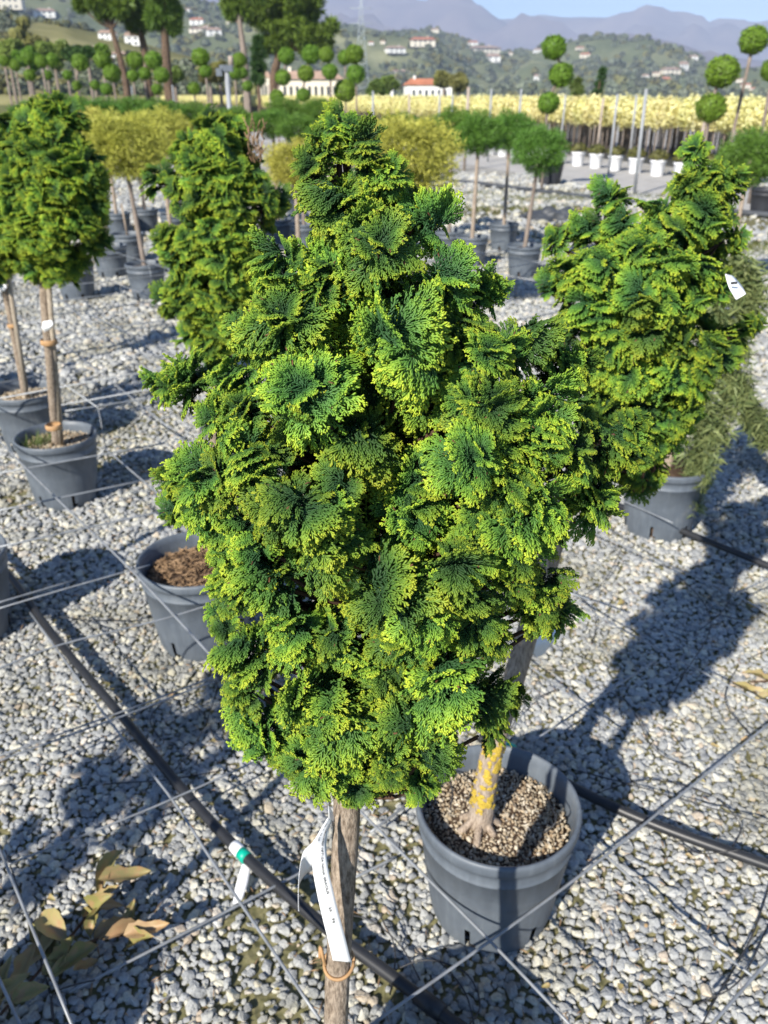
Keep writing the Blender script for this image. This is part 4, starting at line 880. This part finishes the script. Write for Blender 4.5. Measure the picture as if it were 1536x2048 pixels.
# weeds
def weeds(cx, cy, rx, ry, n, label):
    c = at_z(cx, cy); g2 = np.random.default_rng(int(cx)); v = []; f = []; tp_ = []
    for k in range(n):
        x, y = g2.normal(0, rx * .5), g2.normal(0, ry * .5); h = g2.uniform(.02, .09); a = g2.random() * 6.28; lx, ly = g2.normal(0, .03, 2); s = .006
        i = len(v); v += [(x - s * math.cos(a), y - s * math.sin(a), 0), (x + s * math.cos(a), y + s * math.sin(a), 0), (x + lx, y + ly, h)]; f.append((i, i + 1, i + 2)); tp_ += [.2, .2, g2.random()]
    o = link('weeds', mesh_data('weeds', v, f, M['moss'], True, {'tip': tp_}), None, c); tag(o, label, 'weeds', kind='stuff')
weeds(1085, 402, 1.2, .5, 3800, 'low dull weeds on the gravel before the main pipe'); weeds(940, 390, .9, .4, 1600, 'thin weeds on the gravel behind the junipers'); weeds(1000, 420, 1.6, .5, 2200, 'sparse weeds between the grey juniper pots'); weeds(1200, 395, 1.4, .5, 2400, 'yellowish weeds by the tall grey pole'); weeds(1510, 500, .7, .6, 1500, 'dull weeds on the gravel near the black tub')
# posts
PO = [(983, 178, 25), (1041, 178, 25), (935, 174, 22), (1235, 188, 21), (1275, 190, 24), (1352, 196, 27), (1315, 192, 28), (1392, 198, 24), (1413, 205, 19), (745, 182, 24), (345, 170, 40), (540, 170, 30), (455, 200, 33), (262, 172, 45), (1205, 196, 27), (1130, 190, 28), (880, 186, 30), (820, 186, 32), (1500, 205, 24), (905, 190, 28)]
for k, (x, y, Y) in enumerate(PO):
    P = at_y(x, y, Y); w_ = k % 3 == 2; o = MB().tube([(0, 0, 0), (.03 * math.sin(k), 0, P.z)], .036 if w_ else .028, 8).build('row_post', M['rustpost' if w_ else 'post']); o.location = (P.x, Y, 0)
    tag(o, 'weathered wooden post standing in the yellow row' if w_ else 'grey metal post standing in the yellow row', 'post', 'wooden posts of the yellow row' if w_ else 'metal posts of the yellow row')
P = at_z(1268, 392); q = at_y(1293, 178, P.y); o = MB().tube([(0, 0, 0), (q.x - P.x, 0, q.z)], .030, 10).build('tall_pole', M['post']); o.location = (P.x, P.y, 0); tag(o, 'tall light grey pole standing before the white pots', 'pole')
P = at_y(453, 140, 19); T = empty('sensor_pole', (P.x, 19, 0)); tag(T, 'grey pole topped with a small dark instrument head', 'pole')
MB().tube([(0, 0, 0), (0, 0, P.z)], .05, 10).build('post', M['post'], T); MB().box((0, 0, P.z + .03), (.26, .14, .12)).build('instrument_head', M['pot'], T, False); MB().tube([(.1, 0, P.z + .05), (.1, 0, P.z + .25)], .05, 8).build('cap', M['rustpost'], T); MB().box((-.14, -.05, P.z - .04), (.12, .12, .14)).build('box', M['pot'], T, False)

# ------------------------------------------------------------------ trees beyond
def lump_tree(name, label, Y, trunk_px, clumps, mat, lsz, n_per, trad, group=None, spiky=.8, seed=0, barkm='pinebark'):
    b = at_y(trunk_px[0][0], trunk_px[0][1], Y); base = Vector((b.x, Y, 0)); T = empty(name, base); tag(T, label, 'tree', group)
    tp_ = [Vector((0, 0, 0))] + [at_y(x, y, Y) - base for x, y in trunk_px]; MB().tube(spline(tp_, 6), list(np.linspace(trad, trad * .45, 6 * (len(tp_) - 1) + 1)), 9).build('trunk', M[barkm], T)
    g2 = np.random.default_rng(seed); Ps, Ns, Ts = [], [], []; br = MB()
    for k, (x, y, rp) in enumerate(clumps):
        c = at_y(x, y, Y + g2.uniform(-1, 1) * rp * Y / FPX * .8) - base; s = rp * Y / FPX / ray(x, y).y
        for j in range(7):
            cc = np.array(c) + g2.normal(0, .45, 3) * s * np.array([1, 1, .6]); ss = s * g2.uniform(.35, .6); n = n_per // 7
            d = g2.normal(size=(n, 3)); d /= np.linalg.norm(d, axis=1, keepdims=True); q = .45 + .55 * g2.random(n) ** .5
            Ps.append(cc + d * q[:, None] * ss * np.array([1, 1, .75])); Ns.append(d); Ts.append(np.clip(q * .6 + d[:, 2] * .25 + g2.random(n) * .2, 0, 1))  # value rises outwards and on upward-facing leaves, so clump tops are paler
        a = tp_[-1].lerp(tp_[-2], .5); br.tube(spline([a, (a + c) / 2 + Vector((0, 0, -.2)), c], 4), [trad * .3] * 4 + [trad * .2] * 4 + [trad * .1], 5)
    Ps = np.concatenate(Ps); Ns = np.concatenate(Ns); Ts = np.concatenate(Ts)
    br.build('limb', M[barkm], T); link('crown', cloud_mesh('crown', len(Ps), M[mat], lambda g, n: (Ps, Ns, Ts), lsz, spiky, seed), T)
    return T
gp = 'pines beyond the nursery'
lump_tree('pine_tree', 'broad umbrella pine with a dense domed crown beside the slim cypress', 75, [(548, 160), (555, 120), (562, 70)], [(520, 20, 30), (560, 10, 40), (600, 30, 40), (635, 60, 28), (640, 85, 22), (590, 65, 32), (545, 40, 30), (510, 5, 26), (565, 85, 20), (620, 95, 20), (600, -10, 40), (540, 90, 14)], 'pine', .30, 2600, .45, gp, .8, 1)
lump_tree('pine_tree', 'leaning pine with a thin bent trunk and sparse crown', 70, [(250, 158), (230, 80), (215, 35)], [(215, 0, 20), (190, 8, 16), (235, -20, 26), (205, 25, 10), (160, 10, 10), (245, 15, 16)], 'pine', .28, 1500, .30, gp, .8, 2)
lump_tree('pine_tree', 'dark trunked pine between the leaning pine and the straight one', 72, [(290, 110), (280, 60), (270, 20)], [(265, 0, 24), (285, 20, 22), (300, -15, 28), (255, 30, 14), (290, 45, 14), (270, 52, 10)], 'pine', .28, 1800, .34, gp, .8, 3)
lump_tree('pine_tree', 'straight dark trunked pine with a tall full crown', 70, [(334, 138), (330, 70), (325, 30)], [(325, 10, 30), (345, 30, 22), (310, 30, 20), (330, -30, 34), (318, 48, 14), (340, 50, 14)], 'pine', .28, 2200, .42, gp, .8, 4)
lump_tree('pine_tree', 'pale trunked leaning pine touching the umbrella pine crown', 68, [(490, 130), (483, 70), (476, 20)], [(470, 0, 22), (485, 20, 14), (462, 25, 8), (500, -15, 22)], 'pine', .28, 1300, .30, gp, .8, 5, 'stem')
lump_tree('cypress_tree', 'slim dark columnar cypress beside the umbrella pine', 60, [(517, 168), (517, 120)], [(517, 160, 10), (517, 145, 11), (517, 130, 11), (517, 115, 10), (517, 100, 9), (517, 88, 7), (517, 78, 5)], 'cypress', .16, 1400, .15, None, .6, 6)
lump_tree('cypress_tree', 'thin dark conifer leaning behind the yellow row', 62, [(1196, 190), (1200, 160)], [(1196, 185, 8), (1199, 170, 8), (1203, 155, 6), (1205, 142, 4)], 'cypress', .14, 800, .12, None, .6, 7)
lump_tree('conifer_tree', 'small green conifer behind the three tiered topiary', 62, [(1155, 192), (1155, 175)], [(1155, 186, 12), (1155, 172, 9), (1156, 162, 5)], 'shrub', .14, 900, .1, None, .6, 8)
for k, (x, y, rp, Y, m_, lb_) in enumerate([(50, 82, 32, 130, 'olive', 'round olive brown tree on the near hillside'), (918, 165, 18, 120, 'olive', 'yellow olive tree by the red roofed farmhouse'), (888, 158, 16, 128, 'olive', 'loose budding tree by the red roofed farmhouse'), (778, 165, 12, 110, 'shrub', 'green tree beside the low white house'), (110, 105, 26, 95, 'shrub', 'bushy dark tree behind the far topiary'), (20, 100, 26, 100, 'shrub', 'bushy green tree at the foot of the field'), (60, 118, 22, 80, 'topiary', 'fresh green bush behind the far topiary'), (150, 110, 18, 90, 'cypress', 'dark brush below the ploughed field'), (440, 140, 18, 80, 'olive', 'brownish shrub behind the pole'), (350, 150, 16, 80, 'shrub', 'grey green shrub by the straight pine'), (175, 105, 9, 70, 'cypress', 'small pointed cypress among the far topiary'), (750, 178, 14, 90, 'shrub', 'low green tree behind the yellow row'), (420, 150, 14, 70, 'olive', 'pale loose shrub behind the far topiary'), (205, 105, 15, 85, 'topiary', 'bright green bush behind the far topiary')]):
    lump_tree('hillside_tree', lb_, Y, [(x, y + rp), (x, y)], [(x - rp * .35, y, rp * .7), (x + rp * .35, y + rp * .1, rp * .7), (x, y - rp * .3, rp * .7), (x, y + rp * .4, rp * .8)], m_, .004 * Y, 1500, .002 * Y, None, 0.0, 20 + k, 'stem')

# ------------------------------------------------------------------ hills
def hillmat(name, stops, scale, far=False):
    m, n, b = mat_new(name); geo = N(n, 'ShaderNodeNewGeometry')
    a = N(n, 'ShaderNodeTexNoise'); a.inputs['Scale'].default_value = scale; a.inputs['Detail'].default_value = 10; a.inputs['Roughness'].default_value = .68
    n.links.new(geo.outputs['Position'], a.inputs['Vector']); r = ramp(n, stops, a.outputs['Fac']); n.links.new(r.outputs[0], b.inputs['Base Color']); b.inputs['Roughness'].default_value = 1; b.inputs['Specular IOR Level'].default_value = 0
    return m
M['hill_near'] = hillmat('near_hill', [(.35, (.11, .12, .04)), (.5, (.19, .18, .075)), (.65, (.27, .25, .12))], .02)
M['hill_mid'] = hillmat('olive_hill', [(.32, (.08, .10, .05)), (.48, (.13, .15, .075)), (.58, (.18, .19, .10)), (.70, (.30, .30, .16))], .012)  # olive greens paled and greyed, extra distance haze put into the colour
M['hill_far'] = hillmat('wooded_ridge', [(.35, (.085, .062, .070)), (.5, (.14, .100, .100)), (.65, (.19, .145, .125))], .003)
def tanE(px, py):
    d = ray(px, py); return d.x / d.y, d.z / d.y
def ridge(name, sky_, Y0, Y1, mat, label, nA=160, nS=36, amp=.06, seed=0., back=.35):
    pa = [tanE(x, y) for x, y in sky_]; A = np.linspace(pa[0][0], pa[-1][0], nA); E = np.interp(A, [p[0] for p in pa], [p[1] for p in pa]); v = []; f = []
    S = list(np.linspace(0, 1, nS)) + [1 + back * .4, 1 + back]
    for s in S:
        Y = Y0 + (Y1 - Y0) * s
        for a, e in zip(A, E):
            top = CAMZ + Y1 * e; sm = s * s * (3 - 2 * s) if s <= 1 else 1 - (s - 1) / back * .9; X = a * Y
            nz = mnoise.fractal(Vector((X / Y1 * 9 + seed, Y / Y1 * 9, seed)), 1.0, 2.0, 6); z = top * (.55 * sm + .45 * min(s, 1) if s <= 1 else sm) + amp * Y1 * .12 * nz * 4 * min(s, 1) * (1 - min(s, 1)) + (amp * Y1 * .010 * nz if s > .9 else 0)
            v.append((X, Y, max(z, 0) - 6 * (s == 0)))
    for i in range(len(S) - 1):
        for k in range(nA - 1): q = i * nA + k; f.append((q, q + 1, q + nA + 1, q + nA))
    o = link(name, mesh_data(name, v, f, M[mat])); tag(o, label, 'hill', kind='structure'); return o
r_far = ridge('mountains', [(x, y + 12) for x, y in [(-900, -60), (-400, -60), (0, -80), (300, -60), (500, -40), (640, -12), (740, -5), (820, 1), (870, 9), (960, 25), (1050, 28), (1080, 18), (1130, 24), (1270, 21), (1310, 29), (1400, 46), (1536, 50), (1800, 60), (2400, 50)]], 4200, 7500, 'hill_far', 'hazy purple wooded mountain ridge', 200, 40, .35, 3.)
r_mf = ridge('mountains', [(-900, 150), (700, 150), (900, 138), (1050, 105), (1150, 84), (1250, 66), (1330, 84), (1420, 106), (1536, 122), (1800, 128), (2400, 120)], 2800, 3900, 'hill_far', 'brown wooded foothill before the mountain ridge', 200, 30, .25, 8.)
r_mid = ridge('hills', [(-900, -60), (-400, -50), (0, -40), (350, -10), (450, 18), (560, 40), (640, 58), (700, 56), (780, 72), (870, 59), (900, 70), (960, 92), (1010, 104), (1100, 112), (1200, 122), (1300, 130), (1400, 138), (1536, 148), (1800, 160), (2400, 150)], 650, 1700, 'hill_mid', 'olive grove hillside dotted with pale houses', 220, 46, .22, 5.)
r_near = ridge('hill_slope', [(-900, -40), (-400, -10), (0, 22), (60, 40), (130, 46), (200, 68), (300, 92), (400, 118), (480, 148), (600, 176), (700, 187)], 170, 420, 'hill_near', 'near hillside with a pale ploughed field', 120, 30, .06, 2.)
def bvh(o):
    me = o.data; return BVHTree.FromPolygons([v.co for v in me.vertices], [tuple(p.vertices) for p in me.polygons])
BV = {'mid': bvh(r_mid), 'near': bvh(r_near), 'mf': bvh(r_mf)}
def hit(px, py, which):
    d = ray(px, py).normalized(); h = BV[which].ray_cast(Vector((0, 0, CAMZ)), d); return h[0]
# trees and groves covering the slopes
g_ = np.random.default_rng(21); bl = []; M['grove'] = foliage('grey_green_grove', [(0, (.06, .075, .045)), (1, (.17, .19, .12))], trans=0, val=.3); M['grove2'] = foliage('dark_wood', [(0, (.045, .06, .03)), (1, (.12, .14, .075))], trans=0, val=.3)  # olive grey-green, lightened further so the colour carries some of the haze
for i in range(4):
    bl.append(cloud_mesh('grove_tree', 90, M[('grove', 'grove2', 'grove', 'olive')[i]], ell(1, 1, .9, .7, .25, sd=i * 4.), .42, 0, 110 + i))
def grove(name, o, which, n, s0, s1, label, jit=0):
    pts = []; scl = []; V = [v.co for v in o.data.vertices]; pol = o.data.polygons; cnt = 0
    while len(pts) < n and cnt < n * 12:
        cnt += 1; p = pol[int(g_.random() * len(pol))]; a, b, c, d = [V[i] for i in p.vertices]; u, w_ = g_.random(2); q = a.lerp(b, u).lerp(d.lerp(c, u), w_)
        if abs(q.x / q.y) > .75: continue
        if mnoise.noise(Vector((q.x / 60, q.y / 60, 0))) < -.06 + .35 * g_.normal(): continue
        s = g_.uniform(s0, s1); pts.append((q.x, q.y, q.z + s * .4)); scl.append(s)
    k = len(pts); so = scatter(name, np.array(pts), np.stack([np.zeros(k), np.zeros(k), g_.random(k) * 6.28], 1), np.array(scl), bl); tag(so, label, 'trees', kind='stuff')
grove('hillside_groves', r_mid, 'mid', 9000, 2.0, 4.8, 'olive groves and woods covering the middle hillside')
# keep the ploughed field clear on the near slope
def grove_near():
    pts = []; scl = []
    for _ in range(2600):
        px, py = g_.uniform(-40, 640), g_.uniform(-10, 190); h = hit(px, py, 'near')
        if h is None: continue
        infield = (py > 44 + (px - 50) * .14) and (py < 102 + (px - 80) * .10) and 45 < px < 440
        if infield and g_.random() < .985: continue
        s = g_.uniform(.9, 2.2); pts.append((h.x, h.y, h.z + s * .3)); scl.append(s)
    k = len(pts); so = scatter('near_groves', np.array(pts), np.stack([np.zeros(k), np.zeros(k), g_.random(k) * 6.28], 1), np.array(scl), bl); tag(so, 'scrub and young olive trees on the near hillside', 'trees', kind='stuff')
grove_near()
# houses
def house(px, py, wpx, hpx, which, wall, roof, label, rz=.2, floors=2, flat=None):
    h = hit(px, py, which) if which else at_z(px, py)
    if h is None: return
    s = (h - Vector((0, 0, CAMZ))).length / FPX * .98; W_ = wpx * s; H_ = hpx * s * .68; D_ = W_ * .6; T = empty('house', (h.x, h.y, h.z - H_ * .1)); T.rotation_euler = (0, 0, rz); tag(T, label, 'house', 'houses on the far hillsides' if which else None)
    MB().box((0, 0, H_ / 2), (W_, D_, H_)).build('wall', M[wall], T, False)
    e = W_ * .05; ro = MB().add([(-W_ / 2 - e, -D_ / 2 - e, H_), (W_ / 2 + e, -D_ / 2 - e, H_), (W_ / 2 + e, D_ / 2 + e, H_), (-W_ / 2 - e, D_ / 2 + e, H_), (-W_ / 2 * .7, 0, H_ * 1.45), (W_ / 2 * .7, 0, H_ * 1.45)], [(0, 1, 5, 4), (2, 3, 4, 5), (1, 2, 5), (3, 0, 4), (3, 2, 1, 0)]).build('roof', M[roof], T, False)
    MB().box((W_ * .2, .05 * D_, H_ * 1.45), (W_ * .06, W_ * .06, H_ * .3)).build('chimney', M[wall], ro, False)
    nw = max(2, int(wpx / 9))
    for k in range(nw):
        for fl_ in range(floors):
            MB().box((-W_ * .4 + W_ * .8 * (k + .5) / nw, -D_ / 2 - .01, H_ * (.25 + .5 * fl_ if floors == 2 else .45)), (W_ * .35 / nw, .12, H_ * .2)).build('window', M['window'], T, False)
HS = [(845,93,44,16),(790,106,34,12),(870,66,14,8),(945,92,20,9),(968,108,50,14),(985,124,26,14),(1170,116,18,9),(1075,106,14,8),(1340,148,30,11),(1325,168,26,12),(1310,152,14,7),(1365,140,16,14),(1490,176,16,8),(1385,120,16,8),(800,150,30,9),(395,50,24,12),(400,66,32,10),(428,72,26,14),(458,48,9,8),(375,25,12,7),(413,5,16,8),(742,90,9,6),(766,88,9,6),(1075,160,14,10),(1160,100,14,6),(1290,158,12,8),(1480,165,14,7),(640,70,9,6),(1020,111,9,6),(415,60,14,8),(1505,182,10,6)]
for k, (x, y, w_, h_) in enumerate(HS):
    house(x, y, w_, h_, 'mid', ('stucco', 'stucco2')[k % 2], ('tile2', 'tile')[k % 3 == 0], ('long ' if w_ > 28 else 'small ' if w_ < 13 else '') + ('cream', 'white')[k % 2] + ' house with a ' + ('weathered brown', 'red tiled')[k % 3 == 0] + ' roof on the olive hillside', .3 * math.sin(k * 1.9), 2 if h_ > 8 else 1)
for (x, y, w_, h_, lb_) in ((217, 80, 30, 16, 'long white farm building at the edge of the ploughed field'), (267, 90, 26, 22, 'cream house beside the long white farm building'), (240, 118, 28, 12, 'low white house below the ploughed field'), (20, 18, 44, 26, 'large pale villa at the top of the near hillside'), (92, 35, 34, 14, 'white shed among trees on the near hillside'), (150, 102, 18, 8, 'red tiled cottage below the ploughed field'), (185, 104, 16, 10, 'small white cottage below the ploughed field')):
    hh = hit(x, y, 'near')
    house(x, y, w_, h_, 'near' if hh is not None else 'mid', 'stucco2' if 'white' in lb_ else 'stucco', 'tile' if 'red' in lb_ else 'tile2', lb_, .15)
def plainhouse(px, py, Y, wpx, hpx, wall, roof, label, rz):
    P = at_y(px, py, Y); s = Y / FPX / ray(px, py).y; W_, H_ = wpx * s, max(P.z, 0) + hpx * s * .6; D_ = W_ * .5; T = empty('house', (P.x, Y, 0)); T.rotation_euler = (0, 0, rz); tag(T, label, 'house')
    MB().box((0, 0, H_ / 2), (W_, D_, H_)).build('wall', M[wall], T, False); rh = hpx * s * .45; e = W_ * .03
    ro = MB().add([(-W_ / 2 - e, -D_ / 2 - e, H_), (W_ / 2 + e, -D_ / 2 - e, H_), (W_ / 2 + e, D_ / 2 + e, H_), (-W_ / 2 - e, D_ / 2 + e, H_), (-W_ * .38, 0, H_ + rh), (W_ * .38, 0, H_ + rh)], [(0, 1, 5, 4), (2, 3, 4, 5), (1, 2, 5), (3, 0, 4), (3, 2, 1, 0)]).build('roof', M[roof], T, False)
    MB().box((-W_ * .3, 0, H_ + rh), (W_ * .05, W_ * .05, rh * .9)).build('chimney', M[wall], ro, False)
    for k in range(max(3, int(wpx / 14))):
        n_ = max(3, int(wpx / 14)); MB().box((-W_ * .42 + W_ * .84 * (k + .5) / n_, -D_ / 2 - .02, H_ * .62), (W_ * .3 / n_, .2, H_ * .3)).build('window', M['window'], T, False)
plainhouse(855, 188, 160, 90, 26, 'stucco2', 'tile', 'white farmhouse with a bright red tiled roof behind the yellow row', .12)
plainhouse(770, 190, 150, 34, 18, 'stucco2', 'tile2', 'low white house with a grey roof beside a green tree', -.1)
plainhouse(620, 182, 120, 130, 34, 'stucco', 'tile2', 'long low farm building with a grey roof behind the topiary', .05)
plainhouse(530, 172, 110, 22, 24, 'stucco', 'tile2', 'small cream house half behind the slim cypress', .2)
# lattice pylon
Yp = 420; pb = at_y(724, 190, Yp); T = empty('lattice_pylon', (pb.x, Yp, 0)); tag(T, 'pale lattice power pylon before the mountains', 'pylon'); Hh = at_y(724, -15, Yp).z
leg = MB(); 
for sx in (-1, 1):
    for sy in (-1, 1): MB().tube([(sx * 3.6, sy * 3.6, 0), (sx * .7, sy * .7, Hh * .8), (0, 0, Hh)], .14, 5).build('leg', M['pylon'], T)
br = MB(); nb = 11
for k in range(nb):
    z0, z1 = Hh * .8 * k / nb, Hh * .8 * (k + 1) / nb; w0, w1 = 3.6 - 2.9 * k / nb, 3.6 - 2.9 * (k + 1) / nb
    for (ax, ay, bx_, by) in ((-1, -1, 1, -1), (1, -1, 1, 1), (1, 1, -1, 1), (-1, 1, -1, -1)):
        br.tube([(ax * w0, ay * w0, z0), (bx_ * w1, by * w1, z1)], .07, 4); br.tube([(bx_ * w0, by * w0, z0), (ax * w1, ay * w1, z1)], .07, 4)
br.build('lattice', M['pylon'], T)
for zz in (.72, .86, .97): MB().tube([(-5, 0, Hh * zz), (5, 0, Hh * zz)], .12, 5).build('cross_arm', M['pylon'], T)

# ------------------------------------------------------------------ air
m = bpy.data.materials.new('air_haze'); m.use_nodes = True; n = m.node_tree; n.nodes.remove(n.nodes['Principled BSDF'])
pv = N(n, 'ShaderNodeVolumePrincipled'); pv.inputs['Color'].default_value = (.60, .73, 1.0, 1); pv.inputs['Density'].default_value = 1.7e-4; pv.inputs['Anisotropy'].default_value = -.22
n.links.new(pv.outputs[0], n.nodes['Material Output'].inputs['Volume'])
hz = MB().box((0, 4300, 745), (17000, 9800, 1506)).build('haze', m, None, False); tag(hz, 'thin blue air haze over the valley', 'haze', kind='stuff')
